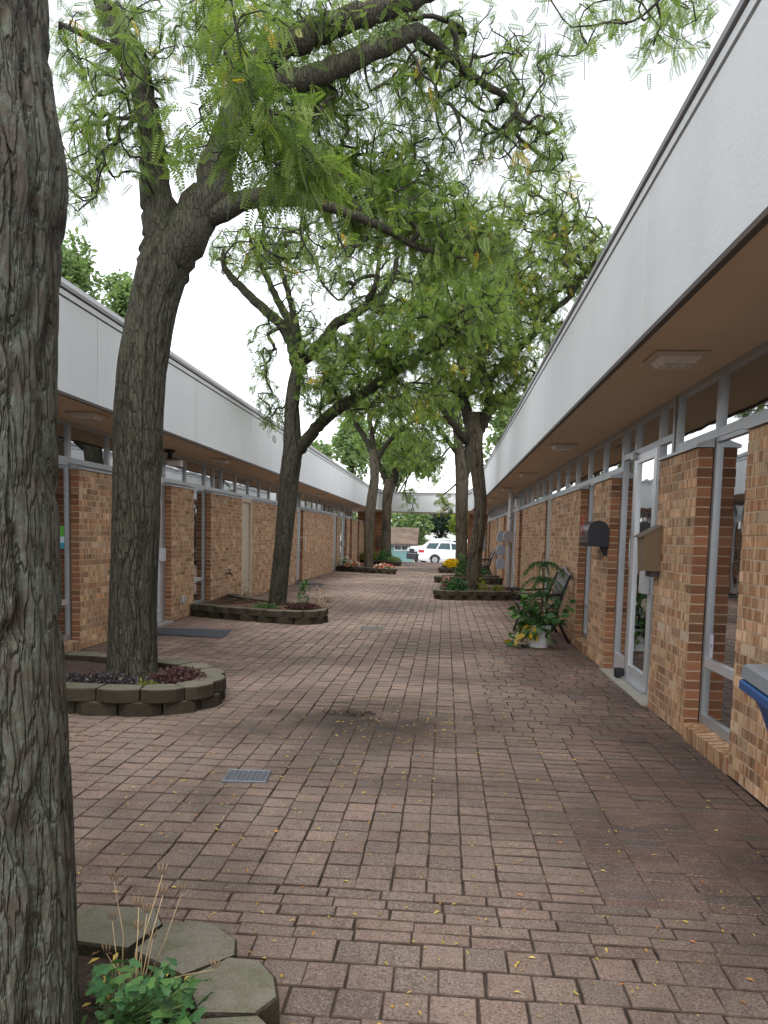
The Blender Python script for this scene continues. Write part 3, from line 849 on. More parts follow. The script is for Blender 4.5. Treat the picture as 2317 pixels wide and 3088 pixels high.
def cross_wall(x0, x1, y0, name):
    root = end
    mor = MB().box(x0 + .004, x1 - .004, y0 + .006, y0 + .2, 0, ZS - .002).build('brick_wall', mat_mortar, root)
    V = []; n = 0
    for k in range(int(ZS / CH)):
        a = x0 - (k % 2) * .1
        while a < x1:
            b = a + .203
            s, e = max(a, x0), min(b, x1)
            if e - s > .03:
                V.append(UV8 * np.array([e - s - .009, .1, CH - .01]) + np.array([(s + e) / 2, y0 + .05, (k + .5) * CH])); n += 1
            a = b
    V = np.concatenate(V)
    o = link('bricks', np_mesh('bricks', V, (BF[None] + (np.arange(n) * 8)[:, None, None]).reshape(-1, 4)), root, mat_brick_end2)
    tag(o, kind='stuff')
mat_brick_end2 = make_brick('brick_orange', [(0.0, (0.36, 0.17, 0.085)), (0.5, (0.42, 0.21, 0.11)), (0.8, (0.30, 0.135, 0.07)), (1.0, (0.20, 0.10, 0.06))], False)
cross_wall(XL - .4, -3.20, 38.95, 'l')
cross_wall(1.12, XR + .4, 38.95, 'r')
mb = MB(); mb.bbox(-3.50, -3.27, 38.80, 38.94, 1.10, 1.38, .01); mb.bbox(-3.50, -3.27, 38.80, 38.94, .82, 1.08, .01); tag(mb.build('wall_mailbox', plain('dull_brown_metal', (.16, .13, .11), .5)), 'pair of dull letter boxes on the far end brick wall', 'mailbox')
mb = MB(); mb.bbox(-.35, -.22, 38.56, 38.7, 2.47, 2.598, .01); mb.build('lamp_housing', mat_black, end)
# roof vent on the left roof
mb = MB(); mb.lathe([(.16, 3.4), (.16, 3.78), (.26, 3.80), (.26, 3.86), (.0, 3.95)], 16, -6.2, 21.0)
tag(mb.build('roof_vent', plain('galvanised', (.38, .40, .42), .4, .6)), 'round metal vent cap on the left flat roof', 'roof vent')

# ---- soffit lights
def soffit_light(x, y, label):
    t = empty('soffit_light', (x, y, ZS), 0, label, 'light', 'square lights under the roof overhangs')
    mb = MB(); mb.bbox(-.17, .17, -.17, .17, -.022, -.002, .006); mb.build('trim_plate', mat_soffit_plate, t)
    M = mat_lens
    mb = MB(); mb.add([(-.13, -.13, -.0225), (.13, -.13, -.0225), (.13, .13, -.0225), (-.13, .13, -.0225), (-.095, -.095, -.062), (.095, -.095, -.062), (.095, .095, -.062), (-.095, .095, -.062)],
                      [(4, 7, 6, 5), (0, 4, 5, 1), (1, 5, 6, 2), (2, 6, 7, 3), (3, 7, 4, 0)]); mb.build('glass_lens', M, t)
mat_lens = plain('ribbed_lens', (.56, .50, .42), .25, 0, .1, 30, .3)
mat_soffit_plate = plain('light_plate', (.50, .41, .31), .5, .1, .08, 6)
RL = ['nearest', 'second', 'third', 'fourth', 'fifth', 'sixth', 'seventh']
for k, y in enumerate((5.15, 9.9, 14.2, 18.45, 23.2, 27.6, 32.0)):
    soffit_light(1.45, y, 'square light under the right overhang, %s from the camera' % RL[k])
for k, y in enumerate((3.2, 7.82, 12.55, 17.6, 22.95, 27.45, 32.2)):
    soffit_light(-3.80, y, 'square light under the left overhang, %s from the camera' % RL[k])
# ------------------------------------------------------------------ trees
def frond_template(pairs, ll, lw, droop=.18, zig=0.0):
    V = []; Fc = []
    for i in range(pairs):
        t = .14 + .86 * (i + .5) / pairs
        prof = .55 + .45 * math.sin(math.pi * min(1, t * 1.05))
        for s in (-1, 1):
            tt = t + (.02 if s > 0 else 0)
            base = np.array([tt, 0, -droop * tt * tt])
            d = np.array([.42, s * .9, -.12]); d /= np.linalg.norm(d)
            q = np.array([-d[1], d[0], 0]) * .5 * lw
            L = ll * prof
            b = len(V)
            V += [base, base + d * L * .5 + q, base + d * L, base + d * L * .5 - q]
            Fc.append((b, b + 1, b + 2, b + 3))
    b = len(V)                                            # the thin stalk
    V += [np.array([0, -.006, 0]), np.array([0, .006, 0]), np.array([1, .004, -droop]), np.array([1, -.004, -droop])]
    Fc.append((b, b + 1, b + 2, b + 3))
    return np.array(V), np.array(Fc)
FR_NEAR = frond_template(10, .20, .07)
FR_MID = frond_template(6, .26, .115)
FR_FAR = frond_template(4, .36, .20)

def make_fronds(name, pos, direc, size, tint, tmpl, parent, mat):
    TV, TF = tmpl
    n = len(pos)
    x = direc / (np.linalg.norm(direc, axis=1, keepdims=True) + 1e-9)
    up = np.tile(np.array([0, 0, 1.0]), (n, 1)) + rng.normal(0, .55, (n, 3))
    y = np.cross(up, x); y /= (np.linalg.norm(y, axis=1, keepdims=True) + 1e-9)
    z = np.cross(x, y)
    V = pos[:, None, :] + size[:, None, None] * (TV[None, :, 0:1] * x[:, None] + TV[None, :, 1:2] * y[:, None] + TV[None, :, 2:3] * z[:, None])
    nv = len(TV)
    Fq = (TF[None] + (np.arange(n) * nv)[:, None, None]).reshape(-1, 4)
    me = np_mesh(name, V.reshape(-1, 3), Fq, False, {'tint': np.repeat(tint, nv)})
    o = link(name, me, parent, mat)
    return tag(o, kind='stuff')

# value noise for bark relief, periodic around the trunk
def vnoise(u, v, nu, seed):
    r = np.random.default_rng(seed); nvv = int(v.max()) + 3
    G = r.random((nu, nvv))
    iu = np.floor(u).astype(int); iv = np.floor(v).astype(int)
    fu = u - iu; fv = v - iv
    fu = fu * fu * (3 - 2 * fu); fv = fv * fv * (3 - 2 * fv)
    a = G[iu % nu, iv]; b = G[(iu + 1) % nu, iv]; c = G[iu % nu, iv + 1]; d = G[(iu + 1) % nu, iv + 1]
    return (a * (1 - fu) + b * fu) * (1 - fv) + (c * (1 - fu) + d * fu) * fv

def bark_trunk(name, pts, rad, nr, dz, depth, cells, vstretch, seed, parent, mat, flare=0.0, lumpy=.10):
    """pts: centre line, rad: radius at each; a dense skin with furrows cut into it"""
    pts = np.array(pts, float); rad = np.array(rad, float)
    seg = np.linalg.norm(np.diff(pts, axis=0), axis=1); s = np.concatenate([[0], np.cumsum(seg)])
    n = max(4, int(s[-1] / dz)); ss = np.linspace(0, s[-1], n)
    def smooth(y):
        yi = np.interp(ss, s, y); k = max(1, int(.10 / dz)); ker = np.hanning(2 * k + 3); ker /= ker.sum()
        return np.convolve(np.pad(yi, k + 1, mode='edge'), ker, 'valid')
    C = np.stack([smooth(pts[:, i]) for i in range(3)], 1); rr = smooth(rad)
    rr = rr * (1 + flare * np.exp(-ss / .18))
    T = np.gradient(C, axis=0); T /= np.linalg.norm(T, axis=1, keepdims=True)
    ref = np.array([0, 1.0, 0]); A = ref - T * (T @ ref)[:, None]; A /= np.linalg.norm(A, axis=1, keepdims=True)
    B = np.cross(T, A)
    th = np.linspace(0, 2 * np.pi, nr, endpoint=False)
    TH, SS = np.meshgrid(th, ss)
    u = TH / (2 * np.pi) * cells; v = SS * vstretch
    w1 = vnoise(TH / (2 * np.pi) * 7, SS * 2.2 + 3, 7, seed + 1); w2 = vnoise(TH / (2 * np.pi) * 23, SS * 7 + 1, 23, seed + 2)
    uu = (u + (w1 - .5) * 2.0 + (w2 - .5) * .7) % cells
    n1 = vnoise(uu, v + 5, cells, seed + 3)
    n2 = vnoise((u * 2 + (w2 - .5) * 2.2) % (cells * 2), v * 2.1 + 5, cells * 2, seed + 4)
    f1 = np.clip(np.abs(n1 - .5) / .15, 0, 1); f1 = f1 * f1 * (3 - 2 * f1)
    f2 = np.clip(np.abs(n2 - .5) / .16, 0, 1)
    n3 = vnoise(TH / (2 * np.pi) * cells * 6, SS * 30, cells * 6, seed + 5)
    h = .72 * f1 + .28 * f2 * f1 + .12 * (n3 - .5)
    lump = vnoise(TH / (2 * np.pi) * 5, SS * 1.6 + 2, 5, seed + 6) - .5
    RR = rr[:, None] * (1 + lumpy * lump) + depth * (h - .75)
    V = C[:, None, :] + RR[:, :, None] * (np.cos(TH)[:, :, None] * A[:, None, :] + np.sin(TH)[:, :, None] * B[:, None, :])
    i = np.arange(n - 1)[:, None] * nr; k = np.arange(nr)[None, :]; k2 = (k + 1) % nr
    Fq = np.stack([i + k, i + k2, i + nr + k2, i + nr + k], 2).reshape(-1, 4)
    me = np_mesh(name, V.reshape(-1, 3), Fq, True, {'furrow': np.clip(h, 0, 1).ravel()})
    return link(name, me, parent, mat)

def wiggle(a, b, n, amp):
    t = np.linspace(0, 1, n + 1)[1:, None]
    q = a + (b - a) * t
    L = np.linalg.norm(b - a)
    j = rng.normal(0, amp * L, (n, 3)); j[-1] = 0
    return q + j

def tubes_mesh(name, segs, n, parent, mat, furrow=1.0):
    """segs: list of (points (k,3), radii (k,))"""
    Vs, Fs, b = [], [], 0
    ang = np.linspace(0, 2 * np.pi, n, endpoint=False)
    ca, sa = np.cos(ang)[None, :, None], np.sin(ang)[None, :, None]
    for p, r in segs:
        k = len(p)
        T = np.gradient(p, axis=0); T /= (np.linalg.norm(T, axis=1, keepdims=True) + 1e-9)
        ref = np.array([.31, .95, .05]) if abs(T[0] @ np.array([.31, .95, .05])) < .85 else np.array([1., 0, 0])
        A = ref - T * (T @ ref)[:, None]; A /= (np.linalg.norm(A, axis=1, keepdims=True) + 1e-9)
        B = np.cross(T, A)
        V = p[:, None, :] + r[:, None, None] * (ca * A[:, None, :] + sa * B[:, None, :])
        i = np.arange(k - 1)[:, None] * n; q = np.arange(n)[None]; q2 = (q + 1) % n
        Fs.append(np.stack([i + q, i + q2, i + n + q2, i + n + q], 2).reshape(-1, 4) + b)
        Vs.append(V.reshape(-1, 3)); b += k * n
    V = np.concatenate(Vs)
    return link(name, np_mesh(name, V, np.concatenate(Fs), True, {'furrow': np.full(len(V), furrow)}), parent, mat)

def resample(p, r, step):
    p = np.array(p, float); r = np.array(r, float)
    s = np.concatenate([[0], np.cumsum(np.linalg.norm(np.diff(p, axis=0), axis=1))])
    n = max(2, int(s[-1] / step)); q = np.linspace(0, s[-1], n + 1)
    P_ = np.stack([np.interp(q, s, p[:, i]) for i in range(3)], 1)
    k = np.array([.25, .5, .25])
    for _ in range(2):
        P_[1:-1] = .25 * P_[:-2] + .5 * P_[1:-1] + .25 * P_[2:]
    return P_, np.interp(q, s, r)

def grow(root, limbs, clumps, tmpl, fsize, per, leaf_mat, bark, twig_r=.0035, hang=.6, limb_n=10, yellow=.03, step=.22, max_r=.03, mult=1.0, smooth_twigs=True):
    """limbs: list of (points, radii); clumps: (u, v, Y, ru, rv, rY, n, leafiness)"""
    nodes, nrad, par = [], [], []
    segs = []
    for p, r in limbs:
        P_, R_ = resample(p, r, .07)
        wob = rng.normal(0, 1, P_.shape) * (R_[:, None] * .10); wob[0] = 0
        Rv = R_.copy(); Rv[0] *= .45; Rv[1:2] *= .75; Rv[2:3] *= .92
        segs.append((P_ + wob, Rv))
        nodes += list(P_[len(P_) // 5:]); nrad += list(R_[len(P_) // 5:])
    tubes_mesh('limb', segs, limb_n, root, bark)
    nodes = np.array(nodes); base_n = len(nodes); par = [-1] * base_n
    tg, leafy = [], []
    for (u, v, Y, ru, rv, rY, n, lf) in clumps:
        k = 0
        while k < n * mult:
            q = rng.uniform(-1, 1, 3)
            if q @ q > 1: continue
            tg.append(at(u + q[0] * ru, v + q[1] * rv, Y + q[2] * rY)); leafy.append(lf); k += 1
    tg = np.array(tg); leafy = np.array(leafy)
    dist = np.array([np.min(np.linalg.norm(nodes - t, axis=1)) for t in tg])
    order = np.argsort(dist)
    cap = len(nodes) + len(tg) * 14
    N = np.zeros((cap, 3)); N[:base_n] = nodes; cnt = base_n
    children_w = {}
    ends = []
    for i in order:
        t = tg[i]
        d = np.linalg.norm(N[:cnt] - t, axis=1); j = int(np.argmin(d))
        L = d[j]
        k = max(1, min(12, int(L / step)))
        q = wiggle(N[j], t, k, .10)
        pj = j
        for w in q:
            N[cnt] = w; par.append(pj); pj = cnt; cnt += 1
        ends.append((pj, leafy[i]))
    N = N[:cnt]; par = np.array(par)
    wgt = np.zeros(cnt)
    for e, _ in ends: wgt[e] += 1
    for i in range(cnt - 1, base_n - 1, -1): wgt[par[i]] += wgt[i]
    rad = np.minimum(twig_r * np.maximum(wgt, 1) ** .42, max_r)
    # chains
    kids = [[] for _ in range(cnt)]
    for i in range(base_n, cnt): kids[par[i]].append(i)
    segs = []
    def chain(start, parent_i):
        p = [N[parent_i], N[start]]; r = [min(rad[start] * 1.2, max_r), rad[start]]
        c = start
        while kids[c]:
            ks = sorted(kids[c], key=lambda a: -wgt[a])
            for o_ in ks[1:]: stack.append((o_, c))
            c = ks[0]; p.append(N[c]); r.append(rad[c])
        p = np.array(p); r = np.array(r)
        if len(p) > 2 and smooth_twigs:
            q_ = [p[:1]]; w_ = [r[:1]]
            for a_, b_, c_, d_ in zip(p[:-1], p[1:], r[:-1], r[1:]):
                q_ += [(a_ * .72 + b_ * .28)[None], (a_ * .28 + b_ * .72)[None]]; w_ += [[c_ * .72 + d_ * .28], [c_ * .28 + d_ * .72]]
            p = np.concatenate(q_ + [p[-1:]]); r = np.concatenate(w_ + [r[-1:]])
        segs.append((p, r))
    stack = []
    for i in range(base_n):
        for k_ in kids[i]: stack.append((k_, i))
    while stack:
        a, b = stack.pop(); chain(a, b)
    if segs: tag(tubes_mesh('branches', segs, 5 if twig_r > .003 else 4, root, mat_twig), kind='stuff')
    # leaves along the outer twigs
    pos, dr, sz, tn = [], [], [], []
    for e, lf in ends:
        n = rng.poisson(per * lf)
        if n == 0: continue
        pe = N[e]; pp = N[par[e]] if par[e] >= 0 else pe - np.array([0, 0, .1])
        ax = pe - pp; ax /= (np.linalg.norm(ax) + 1e-6)
        yel = rng.random() < yellow
        cl = rng.random() * .5
        for _ in range(n):
            t = rng.uniform(-.9, .25) * min(.35, np.linalg.norm(pe - pp) + .12)
            pos.append(pe + ax * t + rng.normal(0, fsize * .28, 3))
            d = ax * .7 + rng.normal(0, .7, 3); d[2] -= hang
            dr.append(d); sz.append(fsize * rng.uniform(.65, 1.2))
            tn.append(rng.uniform(.90, .99) if yel and rng.random() < .7 else min(.93, max(0, cl + rng.normal(.2, .16))))
    make_fronds('crown', np.array(pos), np.array(dr), np.array(sz), np.array(tn), tmpl, root, leaf_mat)
    return len(pos)

def L(*q):
    """limb from (u, v, Y, width in px) tuples"""
    pts = [at(a, b, c) for a, b, c, w in q]
    return pts, [w * .5 * c / 1634.0 for a, b, c, w in q]

# --- foreground trunk at the left edge
def edge_trunk():
    root = empty('honeylocust_tree', (-1.15, 1.8, 0), 0, 'thick lichen-covered trunk filling the left edge of the view', 'tree')
    root.location = (0, 0, 0)
    prof = [(168, 2330), (168, 2212), (164, 2100), (158, 1900), (150, 1700), (141, 1450), (133, 1250), (126, 1000), (123, 800), (127, 640), (134, 520), (149, 440), (148, 380), (135, 320), (124, 270), (112, 150), (104, 0), (98, -150), (95, -400), (95, -900)]
    pts, rad = [], []
    for i, (u, v) in enumerate(prof):
        e = at(u, v, 1.78); r = .215 if 300 > v or v > 560 else .222
        pts.append((e[0] - r * 1.02 + .018, 1.70 + 0 * e[1], e[2])); rad.append(r)
    o = bark_trunk('trunk', pts, rad, 400, .007, .015, 30, 3.0, 11, root, mat_bark_near, .10, .04)
    top = np.array(pts[-1])
    limbs = [([top - np.array([0, 0, .1]), top + np.array([.25, .5, .7]), np.array([-.2, 2.9, 5.2]), np.array([.7, 4.2, 5.75]), np.array([1.7, 5.6, 6.0])], [.20, .16, .11, .08, .05]),
             ([top - np.array([0, 0, .1]), top + np.array([-.4, .6, .9]), np.array([-1.6, 3.4, 5.2]), np.array([-1.2, 4.6, 5.2])], [.18, .13, .08, .04]),
             ([np.array([-.2, 2.9, 5.2]), at(480, -170, 4.0), at(500, 0, 3.9)], [.06, .022, .009]),
             (L((500, 0, 3.9, 7), (518, 90, 3.9, 7), (530, 165, 3.9, 6), (560, 235, 3.9, 6), (600, 280, 3.9, 5), (660, 335, 4.0, 4), (720, 375, 4.0, 3)))]
    grow(root, limbs, [(530, 110, 3.95, 120, 140, .35, 40, 1.0), (590, 290, 3.95, 110, 100, .35, 46, 1.0), (670, 360, 4.0, 100, 60, .3, 30, 1.1), (430, 300, 4.0, 60, 90, .3, 14, 1.0),
                       (1380, 60, 7.6, 190, 75, .9, 60, .9), (1230, 90, 7.4, 70, 110, .7, 26, .7), (1480, 30, 7.6, 110, 70, .6, 30, .9), (1330, -90, 7.3, 260, 120, 1.0, 60, .9)],
         FR_NEAR, .165, 4.2, mat_leaf, mat_limb, .0026, .75, 12, .03, .16, .02)
edge_trunk()

# --- the leaning tree in the round planter
t1 = empty('honeylocust_tree', (0, 0, 0), 0, 'tall forked honeylocust in the round block planter at left', 'tree')
def mid(*q):
    return [at((a + b) / 2, v, Y) for a, b, v, Y in q], [(b - a) / 2 * Y / 1634.0 for a, b, v, Y in q]
p_, r_ = mid((229, 345, 1490, 6.26), (233, 339, 1440, 6.26), (238, 338, 1300, 6.26), (243, 345, 1150, 6.26), (246, 350, 1000, 6.26), (248, 353, 880, 6.26), (256, 360, 790, 6.27), (273, 373, 700, 6.28), (286, 386, 640, 6.3), (300, 405, 580, 6.3), (316, 412, 548, 6.3), (336, 408, 520, 6.3), (362, 392, 500, 6.3), (374, 382, 492, 6.3))
bark_trunk('trunk', p_, r_, 300, .010, .013, 30, 2.3, 23, t1, mat_bark, .06, .035)
limbs1 = [L((342, 640, 6.3, 60), (346, 590, 6.3, 82), (350, 540, 6.3, 85), (351, 500, 6.3, 82), (347, 450, 6.3, 75), (334, 380, 6.3, 60), (326, 300, 6.3, 50), (318, 230, 6.3, 48), (290, 150, 6.3, 46), (255, 80, 6.3, 42), (215, -10, 6.3, 36), (180, -120, 6.3, 30)),
          L((344, 640, 6.3, 60), (362, 590, 6.3, 84), (385, 545, 6.3, 92), (408, 505, 6.3, 92), (435, 450, 6.3, 86), (468, 370, 6.3, 74), (495, 280, 6.3, 62), (520, 200, 6.3, 58), (560, 140, 6.3, 56), (620, 95, 6.3, 54), (700, 60, 6.4, 50), (800, 30, 6.5, 46), (930, -20, 6.6, 40), (1080, -120, 6.8, 28)),
          L((505, 190, 6.3, 40), (550, 180, 6.3, 46), (600, 182, 6.35, 46), (680, 165, 6.4, 44), (760, 130, 6.5, 42), (850, 90, 6.6, 36), (905, 60, 6.7, 30), (950, 100, 6.9, 20), (1000, 150, 7.1, 18), (1060, 190, 7.3, 15), (1110, 215, 7.4, 12), (1115, 250, 7.4, 10), (1180, 290, 7.5, 7)),
          L((420, 490, 6.3, 40), (450, 468, 6.3, 44), (495, 450, 6.28, 44), (535, 428, 6.25, 40), (580, 424, 6.2, 36), (625, 430, 6.2, 30), (700, 440, 6.25, 24), (760, 465, 6.3, 20), (830, 490, 6.4, 17), (880, 525, 6.5, 14), (940, 548, 6.6, 10), (1030, 560, 6.8, 6)),
          L((300, 160, 6.3, 22), (250, 110, 6.2, 18), (190, 80, 6.1, 14), (130, 50, 6.0, 9)),
          L((520, 200, 6.3, 36), (500, 110, 6.5, 30), (470, 40, 6.8, 26), (430, -60, 7.2, 20)),
          L((500, 270, 6.4, 24), (600, 290, 6.8, 16), (720, 330, 7.2, 12), (820, 380, 7.4, 9))]
c1 = [(250, 120, 6.2, 140, 170, 1.0, 90, 1.0), (300, 330, 6.3, 130, 90, .7, 40, .7), (190, 320, 6.4, 70, 110, .7, 36, .6), (520, 60, 6.8, 170, 120, 1.2, 100, 1.0), (600, 250, 6.9, 170, 110, .9, 80, .8),
      (760, 30, 6.9, 170, 90, 1.0, 70, .8), (800, 230, 7.0, 190, 100, 1.0, 90, .75), (660, 180, 7.2, 130, 90, .8, 40, .8), (900, 110, 7.3, 130, 110, .8, 50, .7), (720, 380, 7.0, 180, 80, .8, 120, 1.0), (860, 440, 6.9, 180, 80, .8, 130, 1.2), (980, 520, 7.0, 130, 70, .7, 80, 1.2),
      (1040, 150, 7.4, 170, 150, .9, 110, .6), (1130, 300, 7.6, 110, 110, .8, 80, .6), (920, 330, 7.4, 150, 90, .8, 80, .75), (640, 540, 6.6, 160, 60, .7, 24, .6), (180, 400, 6.4, 50, 60, .4, 14, .5)]
grow(t1, limbs1, c1, FR_NEAR, .145, 4.9, mat_leaf, mat_bark, .0036, .6, 20, .03, .17, .03, 2.1)

# --- second left tree
t2 = empty('honeylocust_tree', (0, 0, 0), 0, 'slender dark honeylocust rising from the long bed beside the wall tap', 'tree')
p_, r_ = mid((577, 623, 1330, 12.55), (580, 618, 1305, 12.55), (588, 625, 1230, 12.55), (597, 636, 1130, 12.55), (604, 645, 1040, 12.55), (612, 655, 975, 12.55), (613, 650, 930, 12.55), (615, 647, 880, 12.55), (622, 650, 830, 12.55), (634, 660, 780, 12.55))
bark_trunk('trunk', p_, r_, 130, .022, .013, 17, 1.6, 31, t2, mat_bark, .05, .05)
limbs2 = [L((640, 985, 12.55, 30), (662, 950, 12.5, 27), (700, 908, 12.4, 25), (745, 872, 12.3, 25), (790, 848, 12.2, 22), (850, 805, 12.1, 20), (900, 772, 12.0, 18), (960, 735, 11.9, 14), (1010, 690, 11.8, 8)),
          L((640, 800, 12.55, 27), (632, 745, 12.6, 24), (612, 705, 12.6, 22), (575, 672, 12.6, 21), (540, 640, 12.6, 19), (505, 605, 12.6, 16), (484, 580, 12.6, 14), (482, 545, 12.6, 9)),
          L((646, 780, 12.55, 26), (642, 740, 12.7, 24), (625, 690, 12.9, 19), (600, 650, 13.0, 15), (570, 585, 13.1, 11), (540, 520, 13.2, 8)),
          L((646, 790, 12.55, 24), (645, 730, 12.3, 19), (635, 680, 12.2, 15), (620, 620, 12.1, 12), (600, 560, 12.0, 9)),
          L((650, 790, 12.55, 26), (690, 745, 12.5, 24), (725, 700, 12.5, 22), (775, 672, 12.5, 20), (825, 640, 12.5, 18), (850, 600, 12.5, 14), (858, 560, 12.5, 10)),
          L((790, 660, 12.5, 14), (812, 620, 12.3, 12), (820, 570, 12.2, 9), (815, 520, 12.2, 6)),
          L((980, 730, 11.9, 10), (1000, 690, 11.9, 8), (1080, 670, 11.8, 5))]
c2 = [(560, 540, 12.8, 120, 80, 1.2, 100, .55), (680, 530, 12.8, 160, 100, 1.4, 130, .7), (640, 690, 12.6, 80, 60, .9, 40, .5), (830, 590, 12.6, 140, 110, 1.3, 110, .7), (760, 770, 12.2, 130, 70, 1.0, 120, 1.4),
      (880, 720, 12.2, 130, 80, 1.2, 140, 1.4), (860, 860, 12.2, 130, 50, .9, 50, 1.0), (690, 840, 12.4, 60, 60, .7, 40, 1.0), (1000, 640, 12.0, 120, 110, 1.3, 120, 1.3), (570, 780, 12.6, 40, 90, .5, 30, .7), (590, 880, 12.8, 30, 50, .5, 16, .7)]
grow(t2, limbs2, c2, FR_MID, .155, 6.0, mat_leaf, mat_limb, .0055, .6, 10, .03, .3, .04, 2.1)

# --- first right tree
t5 = empty('honeylocust_tree', (0, 0, 0), 0, 'brown honeylocust standing in the nearest right-hand block bed', 'tree')
p_, r_ = mid((1003, 1042, 1300, 17.6), (1006, 1039, 1272, 17.6), (1010, 1040, 1210, 17.6), (1022, 1049, 1140, 17.6), (1026, 1052, 1085, 17.6), (1018, 1046, 1020, 17.6), (1009, 1042, 960, 17.6), (1005, 1046, 925, 17.6), (1008, 1042, 890, 17.6))
bark_trunk('trunk', p_, r_, 110, .03, .014, 17, 1.5, 41, t5, mat_bark_far, .05, .05)
limbs5 = [L((1020, 940, 17.6, 26), (1008, 895, 17.6, 24), (1000, 850, 17.6, 20), (998, 800, 17.7, 16), (990, 740, 17.8, 11), (985, 680, 17.9, 7)),
          L((1030, 940, 17.6, 26), (1048, 905, 17.5, 24), (1056, 880, 17.5, 20), (1058, 820, 17.4, 17), (1085, 790, 17.3, 17), (1120, 755, 17.2, 17), (1160, 715, 17.1, 15), (1195, 670, 17.0, 13), (1235, 640, 16.9, 11), (1265, 590, 16.8, 7)),
          L((1052, 900, 17.5, 16), (1080, 865, 17.6, 14), (1110, 830, 17.6, 10), (1140, 800, 17.6, 6)),
          L((1012, 960, 17.6, 18), (985, 925, 17.2, 16), (960, 890, 17.0, 13), (935, 855, 16.8, 10), (915, 835, 16.6, 7)),
          L((1058, 830, 17.4, 14), (1040, 790, 17.0, 12), (1030, 730, 16.7, 9), (1040, 670, 16.5, 7))]
c5 = [(1000, 760, 17.5, 110, 90, 1.8, 170, 1.2), (1110, 700, 17.2, 130, 110, 1.9, 260, 1.2), (1160, 550, 17.2, 130, 120, 1.6, 200, 1.1), (1040, 620, 17.2, 140, 120, 1.9, 220, 1.2), (1250, 540, 17.0, 80, 100, 1.1, 100, .9), (900, 640, 17.4, 110, 80, 1.2, 90, 1.0),
      (930, 850, 17.0, 70, 60, 1.2, 70, .9), (1090, 830, 17.4, 90, 60, 1.0, 110, 1.2), (1170, 430, 17.4, 120, 80, 1.3, 100, .8), (1000, 480, 17.6, 120, 80, 1.5, 90, .8)]
grow(t5, limbs5, c5, FR_MID, .175, 6.8, mat_leaf_y, mat_limb, .0075, .6, 9, .03, .4, .05, 1.9)

# --- farther trees
t6 = empty('honeylocust_tree', (0, 0, 0), 0, 'straight greyish honeylocust behind the nearest right-hand tree, by the yellow mums', 'tree')
p_, r_ = mid((983, 1011, 1245, 29.9), (984, 1010, 1225, 29.9), (985, 1010, 1150, 29.9), (985, 1011, 1080, 29.9), (985, 1013, 1040, 29.9), (983, 1005, 990, 29.9), (980, 1000, 940, 29.9), (978, 996, 890, 29.9))
bark_trunk('trunk', p_, r_, 60, .05, .014, 13, 1.5, 51, t6, mat_bark_far, .04, .06)
limbs6 = [L((1000, 1050, 29.9, 18), (1010, 1010, 29.9, 16), (1010, 960, 29.9, 13), (1005, 920, 29.9, 8)),
          L((988, 940, 29.9, 16), (985, 870, 29.9, 12), (975, 800, 29.9, 8)), L((988, 980, 29.9, 12), (960, 940, 29.5, 9), (930, 900, 29.2, 6))]
grow(t6, limbs6, [(960, 900, 29.8, 70, 70, 2.0, 160, 1.1), (1000, 830, 29.8, 70, 60, 2.0, 120, 1.1), (930, 980, 29.8, 40, 40, 1.2, 40, .8), (960, 1085, 29.3, 18, 22, .8, 14, .8)], FR_FAR, .27, 4.4, mat_leaf, mat_limb, .011, .6, 8, .008, .6, .06)

t3 = empty('honeylocust_tree', (0, 0, 0), 0, 'crooked pale-stemmed honeylocust in the bed of red and white flowers', 'tree')
p_, r_ = mid((786, 808, 1245, 28.2), (787, 807, 1226, 28.2), (787, 808, 1170, 28.2), (788, 811, 1110, 28.2), (794, 815, 1070, 28.2), (800, 820, 1035, 28.2), (799, 820, 1000, 28.2), (797, 818, 970, 28.2))
bark_trunk('trunk', p_, r_, 60, .05, .014, 13, 1.5, 61, t3, mat_bark_far, .04, .06)
limbs3 = [L((806, 985, 28.2, 16), (795, 955, 28.2, 13), (775, 925, 28.2, 12), (760, 895, 28.2, 10), (748, 870, 28.2, 6)),
          L((808, 990, 28.2, 14), (805, 945, 28.2, 11), (800, 905, 28.2, 9), (795, 860, 28.2, 6)),
          L((812, 995, 28.2, 13), (835, 960, 28.0, 11), (860, 932, 27.8, 10), (900, 905, 27.5, 8), (940, 890, 27.3, 5)),
          L((806, 940, 28.2, 9), (818, 900, 28.4, 8), (838, 870, 28.6, 5))]
grow(t3, limbs3, [(800, 850, 28.2, 90, 50, 2.0, 150, 1.2), (870, 890, 27.8, 80, 45, 1.8, 130, 1.1), (740, 870, 28.2, 50, 45, 1.4, 60, 1.0), (900, 940, 27.6, 50, 30, 1.2, 50, .9), (790, 790, 28.4, 90, 50, 2.0, 100, 1.0)], FR_FAR, .27, 4.4, mat_leaf, mat_limb, .011, .6, 8, .008, .6, .06)

